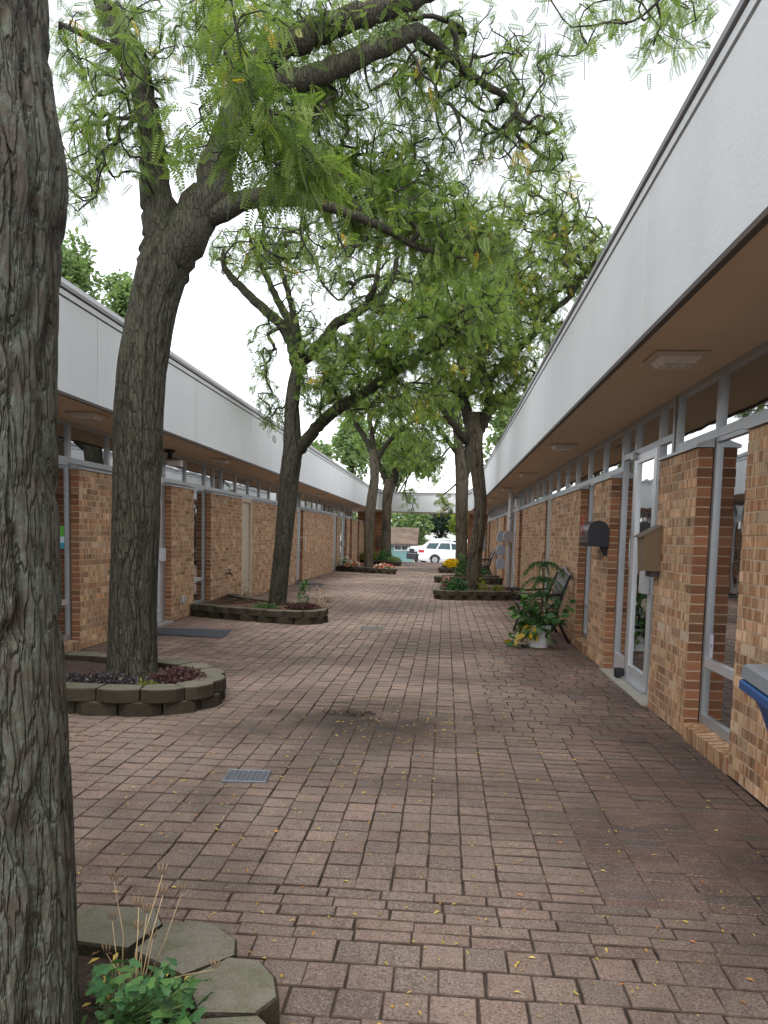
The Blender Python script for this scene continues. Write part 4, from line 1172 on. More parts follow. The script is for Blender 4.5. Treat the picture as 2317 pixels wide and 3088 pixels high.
t4 = empty('honeylocust_tree', (0, 0, 0), 0, 'forked honeylocust in the farthest left bed beside the canopy', 'tree')
p_, r_ = mid((822, 848, 1225, 36.4), (823, 846, 1205, 36.4), (825, 845, 1150, 36.4), (826, 846, 1090, 36.4), (828, 851, 1055, 36.4), (832, 856, 1035, 36.4))
bark_trunk('trunk', p_, r_, 60, .06, .014, 13, 1.5, 71, t4, mat_bark_far, .04, .06)
limbs4 = [L((842, 1050, 36.4, 18), (829, 1025, 36.4, 14), (818, 1000, 36.4, 12), (815, 960, 36.4, 8)), L((844, 1050, 36.4, 20), (856, 1020, 36.4, 17), (864, 985, 36.4, 13), (868, 940, 36.4, 8)), L((864, 990, 36.4, 9), (890, 965, 36.2, 7), (920, 960, 36, 4))]
grow(t4, limbs4, [(860, 960, 36.4, 70, 55, 2.2, 200, 1.2), (900, 1000, 36.0, 60, 35, 1.8, 90, 1.0), (810, 950, 36.6, 40, 40, 1.5, 50, .9), (885, 1080, 35.6, 16, 30, .5, 16, .8), (940, 1020, 36, 30, 30, 1.2, 30, .8)], FR_FAR, .30, 4.4, mat_leaf, mat_limb, .013, .6, 8, .008, .7, .07)
# ------------------------------------------------------------------ planters
def path_pts(pts, closed, step):
    p = np.array(pts, float)
    if closed: p = np.vstack([p, p[:1]])
    # soften the corners (Chaikin)
    for _ in range(2):
        q = []
        for a, b in zip(p[:-1], p[1:]): q += [a * .75 + b * .25, a * .25 + b * .75]
        p = np.vstack([q, q[:1]]) if closed else np.vstack([p[:1], q, p[-1:]])
    s = np.concatenate([[0], np.cumsum(np.linalg.norm(np.diff(p, axis=0), axis=1))])
    n = max(2, int(round(s[-1] / step)))
    t = np.linspace(0, s[-1], n + 1)
    return p, s, t
def at_s(p, s, t): return np.array([np.interp(t, s, p[:, 0]), np.interp(t, s, p[:, 1])])
def planter(outline, closed, inside, label, courses=2, h=.10, step=.31, depth=.20, soil_mat=None, soil_drop=.05, overhang=.015, notch=.03):
    root = empty('block_planter', (0, 0, 0), 0, label, 'planter', 'concrete block planters around the trees')
    p, s, t = path_pts(outline, closed, step)
    tot = s[-1]; inside = np.array(inside)
    inner = []
    for c in range(courses):
        off = (step / 2 if c % 2 else 0)
        tt = list(t + off) if closed else [0] + [a + off for a in t if 0 < a + off < tot] + [tot]
        if closed: tt = list(t + off)
        for a, b in zip(tt[:-1], tt[1:]):
            if b - a < .05: continue
            g = (.005 if h < .11 else .006) + random.random() * .003
            q = [at_s(p, s, ((a + g) + (b - a - 2 * g) * f) % tot if closed else (a + g) + (b - a - 2 * g) * f) for f in (0, .22, .5, .78, 1)]
            d = q[-1] - q[0]; L_ = np.linalg.norm(d); nrm = np.array([d[1], -d[0]]) / L_
            if nrm @ (inside - q[2]) > 0: nrm = -nrm
            jit = random.gauss(0, .006) + (overhang if c == courses - 1 else 0)
            def end_n(sv):
                e = .06
                A0 = at_s(p, s, (sv - e) % tot if closed else max(sv - e, 0)); B0 = at_s(p, s, (sv + e) % tot if closed else min(sv + e, tot))
                dd = B0 - A0; nn_ = np.array([dd[1], -dd[0]]) / (np.linalg.norm(dd) + 1e-9)
                return nn_ if nn_ @ nrm > 0 else -nn_
            na, nb = end_n(a), end_n(b); tdir = d / L_
            outer = [q[0] + na * (jit - notch), q[1] + nrm * (jit + .004 + random.gauss(0, .004)), q[2] + nrm * (jit + .012), q[3] + nrm * (jit + .004 + random.gauss(0, .004)), q[4] + nb * (jit - notch)]
            inn = [q[4] - nb * depth - tdir * .004, q[0] - na * depth + tdir * .004]
            z0 = c * h + .002 - (.02 if c == 0 else 0); z1 = (c + 1) * h - .002 + random.gauss(0, .002)
            poly = outer + inn; n = len(poly)
            v = [(*w, z0) for w in poly] + [(*(w if i >= 5 else w - nrm * .004), z1 - .008) for i, w in enumerate(poly)] + [(*(w - nrm * (.014 if i < 5 else -.006)), z1) for i, w in enumerate(poly)]
            mb = MB()
            mb.add(v, [[2 * n + i for i in range(n)]], 0)
            b0 = len(mb.v)
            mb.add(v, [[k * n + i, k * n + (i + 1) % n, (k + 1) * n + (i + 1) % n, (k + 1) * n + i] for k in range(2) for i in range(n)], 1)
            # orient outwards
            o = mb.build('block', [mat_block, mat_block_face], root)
            if c == courses - 1: inner += [inn[1], inn[0]]
    zs = courses * h - soil_drop
    pts = [np.array(w) for w in inner]
    if not closed: pts = [np.array([*p[0]])] + pts + [np.array([*p[-1]])]
    c0 = np.mean(pts, axis=0)
    mb = MB(); rings = 7; V = []; n = len(pts)
    for r in range(rings + 1):
        f = r / rings
        for w in pts:
            q = c0 + (w - c0) * (1.03 * f + .001)
            V.append((q[0], q[1], zs + .03 * (1 - f * f) + random.gauss(0, .006)))
    mb.add(V, [(r * n + i, r * n + (i + 1) % n, (r + 1) * n + (i + 1) % n, (r + 1) * n + i) for r in range(rings) for i in range(n)], 0, True)
    mb.build('soil', soil_mat or mat_soil, root)
    return root, zs
P0C = (-1.15, 1.55)
planter([(-1.75, 2.32), (-1.22, 2.42), (-.78, 2.36), (-.50, 2.16), (-.385, 1.95), (-.38, 1.60), (-.5, 1.2), (-.85, .85), (-1.4, .75), (-1.9, 1.0), (-2.05, 1.5), (-2.0, 2.0)], True, P0C,
        'low ring of mossy concrete blocks around the foreground trunk', 1, .125, .36, .23, mat_soil, .045, 0, .055)
planter([(-4.02, 5.6), (-3.4, 5.42), (-2.84, 5.42), (-2.35, 5.40), (-1.95, 5.52), (-1.76, 5.9), (-1.86, 6.35), (-2.2, 6.72), (-2.7, 6.88), (-3.6, 7.12), (-4.05, 6.95)], True, (-2.9, 6.2),
        'round two-course block planter around the tall forked tree', 2, .10, .35, .21, mat_soil, .055)
planter([(-4.17, 12.15), (-3.36, 11.72), (-2.66, 11.46), (-2.1, 11.38), (-1.84, 11.75), (-1.90, 12.25), (-2.2, 12.7), (-3.0, 13.3), (-3.63, 13.8), (-4.17, 14.6)], False, (-3.0, 12.5),
        'long rounded block planter running out from the wall under the slender dark tree', 2, .10, .33, .2, mat_mulch, .04)
planter([(-4.17, 28.85), (-3.0, 27.85), (-1.84, 26.95), (-1.72, 27.6), (-2.2, 28.7), (-4.17, 30.3)], False, (-3.0, 28.4), 'block planter full of red and white flowers on the far left', 2, .10, .33, .2, mat_soil, .04)
planter([(-4.17, 37.0), (-3.1, 35.7), (-2.12, 34.6), (-2.0, 35.5), (-2.5, 37.2), (-4.17, 38.4)], False, (-3.1, 36.3), 'farthest left block planter with low green shrubs', 2, .10, .33, .2, mat_soil, .04)
planter([(1.75, 17.25), (.75, 16.98), (-.20, 16.75), (-.26, 17.5), (.1, 18.5), (1.75, 18.9)], False, (.7, 17.8), 'nearest right-hand block planter, with the brown tree and green perennials', 2, .10, .33, .2, mat_mulch, .03)
planter([(1.75, 22.9), (.75, 22.85), (-.28, 22.75), (-.32, 23.5), (.1, 24.4), (1.75, 24.6)], False, (.7, 23.6), 'second right-hand block planter, just behind the brown tree', 2, .10, .33, .2, mat_mulch, .03)
planter([(1.75, 30.0), (.75, 29.6), (-.20, 29.25), (-.26, 30.0), (.1, 31.0), (1.75, 31.4)], False, (.7, 30.2), 'farthest right-hand block planter, with yellow mums', 2, .10, .33, .2, mat_soil, .03)

# ------------------------------------------------------------------ planting
def leaf_cloud(name, pos, size, mat, parent, tint=None, aspect=.45, updown=.4, kind=True):
    n = len(pos)
    d = rng.normal(0, 1, (n, 3)); d[:, 2] = d[:, 2] * .6 + updown; d /= np.linalg.norm(d, axis=1, keepdims=True)
    q = np.cross(d, rng.normal(0, 1, (n, 3))); q /= np.linalg.norm(q, axis=1, keepdims=True)
    nn = np.cross(d, q)
    size = np.broadcast_to(size, (n,))[:, None]
    a = pos; b = pos + d * size * .5 + q * size * aspect * .5 + nn * size * .06; c = pos + d * size; e = pos + d * size * .5 - q * size * aspect * .5 + nn * size * .06
    V = np.stack([a, b, c, e], 1).reshape(-1, 3); Fq = np.arange(4 * n).reshape(-1, 4)
    if tint is None: tint = rng.random(n)
    o = link(name, np_mesh(name, V, Fq, False, {'tint': np.repeat(tint, 4)}), parent, mat)
    return tag(o, kind='stuff') if kind else o
def dome(n, cx, cy, z, rx, ry, h, fill=.5):
    q = rng.normal(0, 1, (n, 3)); q /= np.linalg.norm(q, axis=1, keepdims=True); q[:, 2] = np.abs(q[:, 2])
    q *= (fill + (1 - fill) * rng.random((n, 1)))
    return np.array([cx, cy, z]) + q * np.array([rx, ry, h])
def clump(name, cx, cy, z, rx, ry, h, n, size, mat, label, cat='plant', flowers=None, stems=6, group=None, aspect=.45):
    root = empty(name, (cx, cy, z), 0, label, cat, group)
    leaf_cloud('foliage', dome(n, 0, 0, 0, rx, ry, h) , size, mat, root, aspect=aspect)
    mb = MB()
    for _ in range(stems):
        a = dome(1, 0, 0, 0, rx * .7, ry * .7, h * .8)[0]
        mb.tube([(a[0] * .2, a[1] * .2, -.03), (a[0] * .6, a[1] * .6, a[2] * .6), tuple(a)], .004, 4)
    mb.build('stem', mat_straw, root)
    for fm, fn, fs in (flowers or []):
        leaf_cloud('flowers', dome(fn, 0, 0, .01, rx, ry, h * 1.05, .9), fs, fm, root, aspect=.9)
    return root
fl_red = _leaf('red_petal', [(0, (.45, .03, .02)), (.6, (.60, .07, .03)), (1, (.55, .12, .04))], .2)
fl_white = _leaf('white_petal', [(0, (.75, .68, .55)), (1, (.8, .76, .7))], .2)
fl_yellow = _leaf('yellow_petal', [(0, (.65, .42, .005)), (1, (.80, .58, .01))], .2)
fl_pink = _leaf('pink_petal', [(0, (.50, .20, .19)), (1, (.58, .30, .28))], .2)
# round planter
clump('ground_cover', -2.72, 5.80, .135, .62, .15, .10, 2600, .03, mat_leaf_silver, 'dark shiny ground cover at the front of the round planter')
clump('ground_cover', -2.16, 6.02, .135, .26, .26, .14, 1500, .035, mat_leaf_purple, 'purple-red ground cover at the right of the round planter')
clump('ground_cover', -2.30, 5.72, .14, .16, .05, .07, 200, .035, mat_leaf_yg, 'yellow-green tuft at the front rim of the round planter')
clump('ground_cover', -3.35, 6.15, .14, .12, .10, .10, 140, .04, mat_leaf_yg, 'yellow-green tuft beside the foreground trunk in the round planter')
# long planter
clump('ground_cover', -2.25, 12.0, .165, .30, .30, .12, 1500, .045, mat_leaf_purple, 'reddish ground cover at the rounded end of the long planter')
clump('ground_cover', -2.85, 11.95, .16, .26, .14, .09, 260, .06, mat_leaf_garden, 'small green plant at the foot of the slender dark tree')
clump('leafy_weed', -2.33, 12.45, .16, .09, .09, .62, 110, .075, mat_leaf_garden, 'tall green weed beside the slender dark tree', stems=5)
clump('dry_weed', -2.0, 12.15, .16, .22, .16, .42, 90, .06, plain('dry_leaf', (.20, .13, .07), .9), 'withered brown weed at the rounded end of the long planter', stems=16)
clump('dry_weed', -3.75, 14.0, .16, .25, .2, .40, 60, .05, plain('dry_leaf_b', (.22, .15, .09), .9), 'withered stalks by the tan service door', stems=18)
# flower beds
clump('flower_bed', -3.35, 28.55, .18, .50, .36, .15, 900, .06, mat_leaf_garden, 'red and white flowers left of the crooked tree', 'flowers', [(fl_red, 240, .055), (fl_white, 130, .055)])
clump('flower_bed', -2.25, 27.75, .18, .38, .32, .15, 700, .06, mat_leaf_garden, 'red and white flowers right of the crooked tree', 'flowers', [(fl_red, 220, .055), (fl_white, 130, .055)])
clump('flower_bed', -3.85, 29.3, .2, .3, .3, .30, 400, .06, mat_leaf_garden, 'pale lilac flowers behind the red bed beside the wall', 'flowers', [(fl_white, 120, .06)])
clump('low_shrub', -3.75, 37.1, .2, .5, .5, .50, 900, .10, mat_leaf_yg, 'yellow-green shrub in the farthest left bed by the wall', 'shrub')
clump('low_shrub', -2.85, 36.0, .2, .42, .5, .50, 900, .10, mat_leaf_garden, 'dark green shrub at the foot of the farthest left tree', 'shrub')
clump('low_shrub', -2.35, 35.3, .2, .34, .4, .22, 500, .08, mat_leaf_bg, 'grey-green low shrub at the front corner of the farthest left bed', 'shrub')
clump('perennial', .30, 17.2, .18, .24, .2, .30, 900, .07, mat_leaf_garden, 'bright green bushy perennial beside the brown tree', 'plant')
clump('perennial', .04, 17.4, .18, .13, .14, .30, 200, .08, mat_leaf_garden, 'pink-topped stonecrop at the corner of the nearest right-hand bed', 'plant', [(fl_pink, 160, .04)])
clump('perennial', 1.22, 17.5, .18, .14, .1, .14, 120, .07, mat_leaf_yg, 'small green tuft by the wall in the nearest right-hand bed', 'plant')
clump('perennial', .88, 17.4, .18, .14, .1, .32, 90, .08, mat_leaf_yg, 'thin pale shoot right of the brown tree', 'plant')
clump('perennial', .50, 23.2, .18, .22, .22, .75, 500, .09, mat_leaf_garden, 'tall leafy perennial in the second right-hand bed', 'plant')
clump('perennial', 1.15, 25.1, .02, .4, .3, .40, 500, .11, mat_leaf_garden, 'green plant under the far bench', 'plant')
clump('chrysanthemum', .28, 29.75, .2, .36, .34, .32, 700, .07, mat_leaf_garden, 'round mound of bright yellow mums in the farthest right-hand bed', 'flowers', [(fl_yellow, 1500, .06)])
clump('ground_cover', .1, 29.6, .18, .3, .25, .14, 300, .06, mat_leaf_silver, 'brownish ground cover below the yellow mums', 'plant')
# mulch chips and fallen leaflets
def litter(name, n, sampler, size, mat, zf, label, cat='leaves'):
    xy = sampler(n); n = len(xy)
    a = rng.uniform(0, 2 * np.pi, n); s = size * rng.uniform(.6, 1.3, n)
    d = np.stack([np.cos(a), np.sin(a), rng.normal(0, .12, n)], 1); q = np.stack([-np.sin(a), np.cos(a), rng.normal(0, .25, n)], 1)
    c = np.stack([xy[:, 0], xy[:, 1], zf(xy[:, 0], xy[:, 1])], 1)
    V = np.stack([c - d * s[:, None] * .5, c + q * s[:, None] * .17 + [0, 0, .003], c + d * s[:, None] * .5, c - q * s[:, None] * .17 + [0, 0, .003]], 1).reshape(-1, 3)
    o = link(name, np_mesh(name, V, np.arange(4 * n).reshape(-1, 4), False, {'tint': np.repeat(rng.random(n), 4)}), None, mat)
    return tag(o, label, cat, kind='stuff')
def samp_all(n):
    y = 1.6 + (rng.random(n) ** 1.7) * 30
    return np.stack([rng.uniform(XL, XR - .05, n), y], 1)
def samp_near(n):
    q = np.concatenate([rng.normal([-.3, 4.6], [.6, .8], (n // 2, 2)), rng.normal([-.1, 5.5], [.35, .5], (n // 2, 2))])
    return q
litter('fallen_leaves', 3000, samp_all, .023, mat_fallen, lambda x, y: und(x, y) + .005, 'tiny yellow locust leaflets scattered over the pavers')
litter('fallen_leaves', 260, samp_near, .026, mat_fallen, lambda x, y: und(x, y) + .005, 'drift of yellow leaflets gathered beside the sunken paver')
def samp_disc(cx, cy, rx, ry):
    def f(n):
        q = rng.uniform(-1, 1, (n * 2, 2)); q = q[(q ** 2).sum(1) < 1][:n]
        return q * [rx, ry] + [cx, cy]
    return f
mat_chip = plain('bark_chip', (.13, .065, .04), .95, 0, .5, 60)
litter('mulch_chips', 900, samp_disc(-2.9, 12.4, .95, .75), .05, mat_chip, lambda x, y: .185 + 0 * x, 'brown mulch chips in the long planter', 'mulch')
litter('mulch_chips', 260, samp_disc(-.95, 1.95, .42, .28), .022, mat_chip, lambda x, y: .105 + 0 * x, 'dark mulch crumbs under the foreground plant', 'mulch')
litter('fallen_leaves', 26, samp_disc(-.9, 1.98, .25, .14), .035, mat_fallen, lambda x, y: .115 + 0 * x, 'orange leaflets lying in the foreground bed')
litter('mulch_chips', 500, samp_disc(-2.7, 6.2, .75, .55), .03, mat_chip, lambda x, y: .17 + 0 * x, 'bark crumbs in the round planter', 'mulch')
litter('mulch_chips', 300, samp_disc(.9, 17.7, .8, .6), .05, plain('red_chip', (.24, .10, .07), .95, 0, .4, 50), lambda x, y: .205 + 0 * x, 'reddish chips in the nearest right-hand bed', 'mulch')
litter('drain_debris', 240, samp_disc(-.72, 5.87, .22, .11), .03, plain('dark_debris', (.035, .022, .016), .95, 0, .4, 50), lambda x, y: und(x, y) + .006 + rng.random(len(x)) * .014, 'dark clump of rotted leaves in the sunken spot of the paving', 'debris')

# --- foreground plant with separate leaves
def lobed_leaf(tint, s):
    mb = MB(); V = [(0, 0, 0)]; 
    pts = []
    for k in range(3):
        a0 = R(-62 + 62 * k)
        for j in range(7):
            f = j / 6 - .5
            rr = (1 - (2 * f) ** 2 * .26) * (1 + .09 * math.cos(j * 3.14))
            pts.append((math.cos(a0 + f * R(58)) * rr, math.sin(a0 + f * R(58)) * rr))
    V += [(x * s, y * s, -.12 * s * (x * x + y * y) + .05 * s * math.sin(6 * math.atan2(y, x))) for x, y in pts]
    F_ = [(0, i, i + 1) for i in range(1, len(pts))]
    mb.add(V, F_, 0, True); me = mb.mesh('leaf')
    a = me.attributes.new('tint', 'FLOAT', 'POINT'); a.data.foreach_set('value', [tint] * len(V))
    me.materials.append(mat_leaf_garden)
    return me
LEAFS = [lobed_leaf(t, .031) for t in (.15, .4, .65, .9)]
col_plant = empty('columbine', (0, 0, 0), 0, 'green columbine with dry seed stalks beside the foreground trunk', 'plant')
stems = MB()
for k in range(230):
    u, v = rng.normal(305, 66), rng.normal(2160, 52)
    if v < 2062 + abs(u - 320) * .25 or u < 168 or u > 445: continue
    Y = rng.uniform(1.72, 1.95); q = at(u, v, Y); q[2] = max(q[2], .12)
    o = bpy.data.objects.new('leaf', random.choice(LEAFS)); col.objects.link(o); o.parent = col_plant
    o.location = q; o.rotation_euler = (rng.normal(0, .35) + .15, rng.normal(0, .35), rng.uniform(0, 6.3)); o.scale = [rng.uniform(.6, 1.05)] * 3
    b = np.array([-.84, 1.84, .08]); (k % 2) or stems.tube([b + rng.normal(0, .02, 3) * [1, 1, 0], (b + q) / 2 + [0, 0, .0], q], .0010, 4)
stems.build('leaf_stalk', plain('green_stalk', (.09, .13, .04), .7), col_plant)
for (u0, v0, u1, v1) in ((262, 2160, 247, 1905), (268, 2150, 243, 1990), (300, 2150, 352, 1935), (290, 2140, 352, 1890), (310, 2140, 393, 1930), (286, 2130, 300, 2010), (300, 2150, 330, 2030), (280, 2150, 230, 2060), (350, 2120, 465, 2095), (292, 2165, 300, 1960), (306, 2120, 318, 1975)):
    Y = rng.uniform(1.80, 1.92); a = at(u0, v0, Y); b = at(u1, v1, Y + .05); c = (a + b) / 2 + rng.normal(0, .008, 3)
    mb = MB(); mb.tube([a, c, b], [.0016, .0013, .0010], 5)
    mb.build('seed_stalk', mat_straw, col_plant)
    mb = MB()
    for w in range(3):
        e = b + np.array([.006 * (w - 1), 0, .003]); mb.tube([e, e + np.array([.004 * (w - 1), 0, .016]), e + np.array([.007 * (w - 1), 0, .03])], [.0008, .0034, .0004], 5)
    mb.build('seed_pod', plain('pod_brown', (.20, .13, .075), .9), col_plant)

# ------------------------------------------------------------------ potted plant
pot = empty('potted_plant', (1.24, 9.85, 0), 0, 'white ribbed pot with trailing leaves and a small drooping pine, in front of the bench', 'potted plant')
mb = MB(); prof = [(.0, .004), (.112, .004)]
for k in range(13):
    z = .015 + k * .02; r = .114 + .034 * k / 12
    prof += [(r + .004, z), (r + .004, z + .011), (r, z + .014), (r, z + .018)]
prof += [(.156, .275), (.160, .295), (.152, .296), (.146, .25), (0, .25)]
mb.lathe(prof, 28); mb.build('pot', mat_white_metal, pot)
mb = MB(); mb.lathe([(.147, .255), (.08, .265), (0, .268)], 16); mb.build('potting_soil', mat_soil, pot)
def oval_leaf(tint, l, w):
    mb = MB(); V = []; 
    prof = [(0, 0), (.15, .34), (.35, .5), (.6, .42), (.85, .18), (1, 0)]
    L_ = [(x * l, y * w, -.10 * l * x * x) for x, y in prof]; R__ = [(x * l, -y * w, -.10 * l * x * x) for x, y in prof[1:-1]]
    mid_ = [(x * l, 0, -.10 * l * x * x - .05 * l * math.sin(math.pi * x)) for x, y in prof[1:-1]]
    V = L_ + R__ + mid_
    F_ = []
    n = 6
    Li = [0, 1, 2, 3, 4, 5]; Ri = [0, 6, 7, 8, 9, 5]; Mi = [0, 10, 11, 12, 13, 5]
    for i in range(5):
        for A_, fl in ((Li, False), (Ri, True)):
            f = [Mi[i], Mi[i + 1], A_[i + 1], A_[i]]; f = [x for k, x in enumerate(f) if x not in f[:k]]
            F_.append(f[::-1] if fl else f)
    mb.add(V, F_, 0, True); me = mb.mesh('leaf')
    a = me.attributes.new('tint', 'FLOAT', 'POINT'); a.data.foreach_set('value', [tint] * len(V)); me.materials.append(mat_leaf_house)
    return me
OV = [oval_leaf(t, .12, .085) for t in (.1, .35, .6, .8)]; OVY = [oval_leaf(t, .11, .07) for t in (.93, .98)]
vine = MB()
def put_leaf(q, dirv, yellow=False, s=1.0):
    o = bpy.data.objects.new('leaf', random.choice(OVY if yellow else OV)); col.objects.link(o); o.parent = pot
    o.location = q; o.rotation_euler = Vector(dirv).to_track_quat('X', 'Z').to_euler(); o.scale = [s * random.uniform(.7, 1.15)] * 3
    o.rotation_euler.rotate_axis('X', random.gauss(0, .5))
for k in range(26):                      # bushy upright leaves
    a = random.uniform(0, 6.28); r = random.uniform(.15, .55); h = random.uniform(.32, .72)
    tip = np.array([math.cos(a) * r * .75, math.sin(a) * r * .8, h]); m_ = tip * [.55, .55, .75] + [0, 0, .06]
    vine.tube([(0, 0, .25), m_, tip], [.006, .004, .002], 5)
    for _ in range(7):
        f = random.uniform(.4, 1.0); q = np.array([0, 0, .25]) * (1 - f) + tip * f + rng.normal(0, .03, 3)
        put_leaf(q, (math.cos(a) + random.gauss(0, .7), math.sin(a) + random.gauss(0, .7), random.uniform(-.7, .3)))
for k in range(13):                       # trailing over the rim
    a = random.uniform(2.2, 5.2); r = random.uniform(.2, .38)
    p0 = np.array([math.cos(a) * .15, math.sin(a) * .15, .30]); p1 = np.array([math.cos(a) * r, math.sin(a) * r, random.uniform(.05, .22)])
    vine.tube([(0, 0, .26), p0, p1], .004, 5)
    yl = random.random() < .35
    for _ in range(5):
        f = random.uniform(0, 1); put_leaf(p0 * (1 - f) + p1 * f + rng.normal(0, .025, 3), (math.cos(a) + random.gauss(0, .5), math.sin(a) + random.gauss(0, .5), -1.0), yl)
for k in range(9): put_leaf(np.array([-.30, -.02, .05]) + rng.normal(0, .05, 3) * [1, 1, .5], (random.gauss(0, 1), random.gauss(0, 1), .1), k % 3 == 0)
vine.build('vine_stem', plain('vine_green', (.16, .19, .07), .6), pot)
tr_ = MB(); tr_.tube([(.0, .02, .25), (.02, .03, .55), (.04, .03, .85), (.0, .02, 1.12), (.03, .02, 1.26)], [.012, .011, .009, .006, .002], 7); tr_.build('pine_stem', plain('pine_stem', (.05, .032, .022), .8), pot)
npos, ndir = [], []
br = MB()
for z, n, L_ in ((1.10, 6, .28), (.90, 7, .29), (.72, 4, .18)):
    for k in range(n):
        a = 2 * math.pi * k / n + random.random() * .5; l = L_ * random.uniform(.8, 1.1)
        pts = [np.array([math.cos(a) * l * t, math.sin(a) * l * t, z + .05 * math.sin(t * 2.2) - .20 * t * t]) + [.02, .02, 0] for t in (0, .25, .5, .75, 1)]
        br.tube(pts, [.004, .003, .003, .002, .001], 4)
        for i in range(4):
            for _ in range(26):
                f = random.random(); npos.append(pts[i] * (1 - f) + pts[i + 1] * f); ndir.append(1)
br.build('pine_branch', plain('pine_branch', (.035, .05, .022), .8), pot)
npos = np.array(npos); n = len(npos)
d = rng.normal(0, .5, (n, 3)); d[:, 2] -= .9; d /= np.linalg.norm(d, axis=1, keepdims=True)
q = np.cross(d, rng.normal(0, 1, (n, 3))); q /= np.linalg.norm(q, axis=1, keepdims=True)
ln = rng.uniform(.05, .11, (n, 1))
V = np.stack([npos - q * .004, npos + q * .004, npos + d * ln], 1).reshape(-1, 3)
o = link('pine_needles', np_mesh('pine_needles', V, np.arange(3 * n).reshape(-1, 3), False, {'tint': rng.random(3 * n) * .9}), pot, mat_leaf_house); tag(o, kind='stuff')

# ------------------------------------------------------------------ benches
mat_bench_wood = plain('bench_slat', (.055, .032, .026), .5, 0, .3, 12)
mat_bench_back = plain('bench_iron_worn', (.20, .18, .18), .45, .3, .3, 14)
def bench(name, loc, rz, label, w=1.22):
    t = empty(name, loc, rz, label, 'bench')
    for x in (.03, w - .03):
        mb = MB()
        mb.tube([(x, .02, .0), (x, .05, .12), (x, .10, .28), (x, .06, .40), (x, .03, .44)], [.022, .018, .018, .02, .02], 8)
        mb.tube([(x, .66, .0), (x, .58, .14), (x, .50, .30), (x, .48, .42), (x, .55, .70), (x, .64, .92)], [.024, .02, .02, .02, .02, .016], 8)
        mb.tube([(x, .03, .42), (x, .25, .40), (x, .49, .41)], .018, 8)
        mb.tube([(x, .12, .24), (x, .28, .19), (x, .50, .24)], .011, 6)
        f_ = mb.build('end_frame', mat_black, t)
        mb = MB(); mb.tube([(x, -.02, .60), (x, -.045, .635), (x, -.02, .66), (x, .04, .65), (x, .16, .625), (x, .34, .64), (x, .55, .66)], [.014, .018, .02, .02, .018, .018, .016], 8)
        mb.tube([(x, .06, .43), (x, .03, .50), (x, .08, .56), (x, .10, .62)], .014, 7)
        c_ = [(x, .24 + .06 * math.cos(a), .53 + .06 * math.sin(a)) for a in np.linspace(0, 6.0, 11)]
        mb.tube(c_, .010, 6); mb.build('armrest', mat_black, f_)
    for k in range(5):
        y = .02 + k * .098
        mb = MB(); mb.bbox(.0, w, y, y + .075, .445 - .012 * math.sin(k / 4 * 3.14), .470 - .012 * math.sin(k / 4 * 3.14), .006); mb.build('seat_slat', mat_bench_wood, t)
    mb = MB(); top = [(x_, .655 + .0, .90 + .055 * math.sin(math.pi * x_ / w) + .05 * math.exp(-((x_ - w / 2) / .13) ** 2)) for x_ in np.linspace(.03, w - .03, 19)]
    mb.tube(top, .026, 8); mb.build('crest_rail', mat_bench_back, t)
    mb = MB(); mb.tube([(.03, .535, .52), (w - .03, .535, .52)], .018, 8); mb.build('lower_rail', mat_bench_back, t)
    for k in range(11):
        x_ = .10 + k * (w - .2) / 10; zt = .90 + .055 * math.sin(math.pi * x_ / w)
        mb = MB(); mb.tube([(x_, .537, .52), (x_ + .02 * (-1) ** k, .585, .68), (x_, .65, zt)], .0085, 6); mb.build('back_bar', mat_bench_back, t)
    mb = MB()
    for k in range(10):
        x0 = .10 + k * (w - .2) / 10; x1 = x0 + (w - .2) / 10
        mb.tube([(x0, .55, .57), ((x0 + x1) / 2, .59, .70), (x1, .63, .85)], .006, 5); mb.tube([(x1, .55, .57), ((x0 + x1) / 2, .59, .70), (x0, .63, .85)], .006, 5)
    mb.build('back_lattice', mat_bench_back, t)
    return t
bench('garden_bench', (1.05, 11.55, 0), R(-90), 'dark iron garden bench behind the white potted plant')
bench('garden_bench', (1.02, 27.2, 0), R(-90), 'far dark iron bench against the right wall past the grey mailboxes')

# ------------------------------------------------------------------ mailboxes
def arch(w, h, n=12):
    r = w / 2; q = [(-r, 0), (r, 0)]
    q += [(r * math.cos(a), h - r + r * math.sin(a)) for a in np.linspace(0, math.pi, n)]
    return q
def mailbox(loc, w, h, l, mat, face, label, flag=True, group=None, bracket=False):
    t = empty('mailbox', loc, 0, label, 'mailbox', group)
    mb = MB(); mb.prism(arch(w, h), 'y', .012, l, 0, True); mb.build('body', mat, t)
    mb = MB(); mb.prism([(a * 1.035, b * 1.02 - .002) for a, b in arch(w, h)], 'y', -.004, .011); mb.prism([(a * .80, b * .84 + .018) for a, b in arch(w, h)], 'y', -.008, -.0045); d_ = mb.build('front_door', face, t)
    for zb in (.18, .62):
        mb = MB(); mb.box(-w / 2 - .003, -w / 2, .02, l - .01, h * zb, h * zb + .006); mb.build('side_rib', mat_alu, t)
    if flag:
        mb = MB(); mb.bbox(-w / 2 - .012, -w / 2 - .004, l * .62, l * .62 + .022, h * .42, h * 1.22, .002); mb.build('flag', plain('flag_red', (.60, .03, .04), .5), t)
    if bracket:
        for yy in (.06, .16):
            mb = MB(); mb.prism([(w * .22, -.001), (w * .52, -.001), (w * .52, -.10), (w * .46, -.10)], 'y', yy, yy + .02); mb.build('bracket', mat_black, t)
    return t
mat_mail_black = plain('mailbox_black', (.016, .017, .022), .38, .0, .2, 12)
mat_mail_side = plain('mailbox_graphite', (.075, .072, .080), .32, .4, .2, 12)
mailbox((1.635, 8.32, 1.335), .215, .275, .52, mat_mail_side, mat_mail_black, 'black arched mailbox with red flag on the near brick pier', True, None, True)
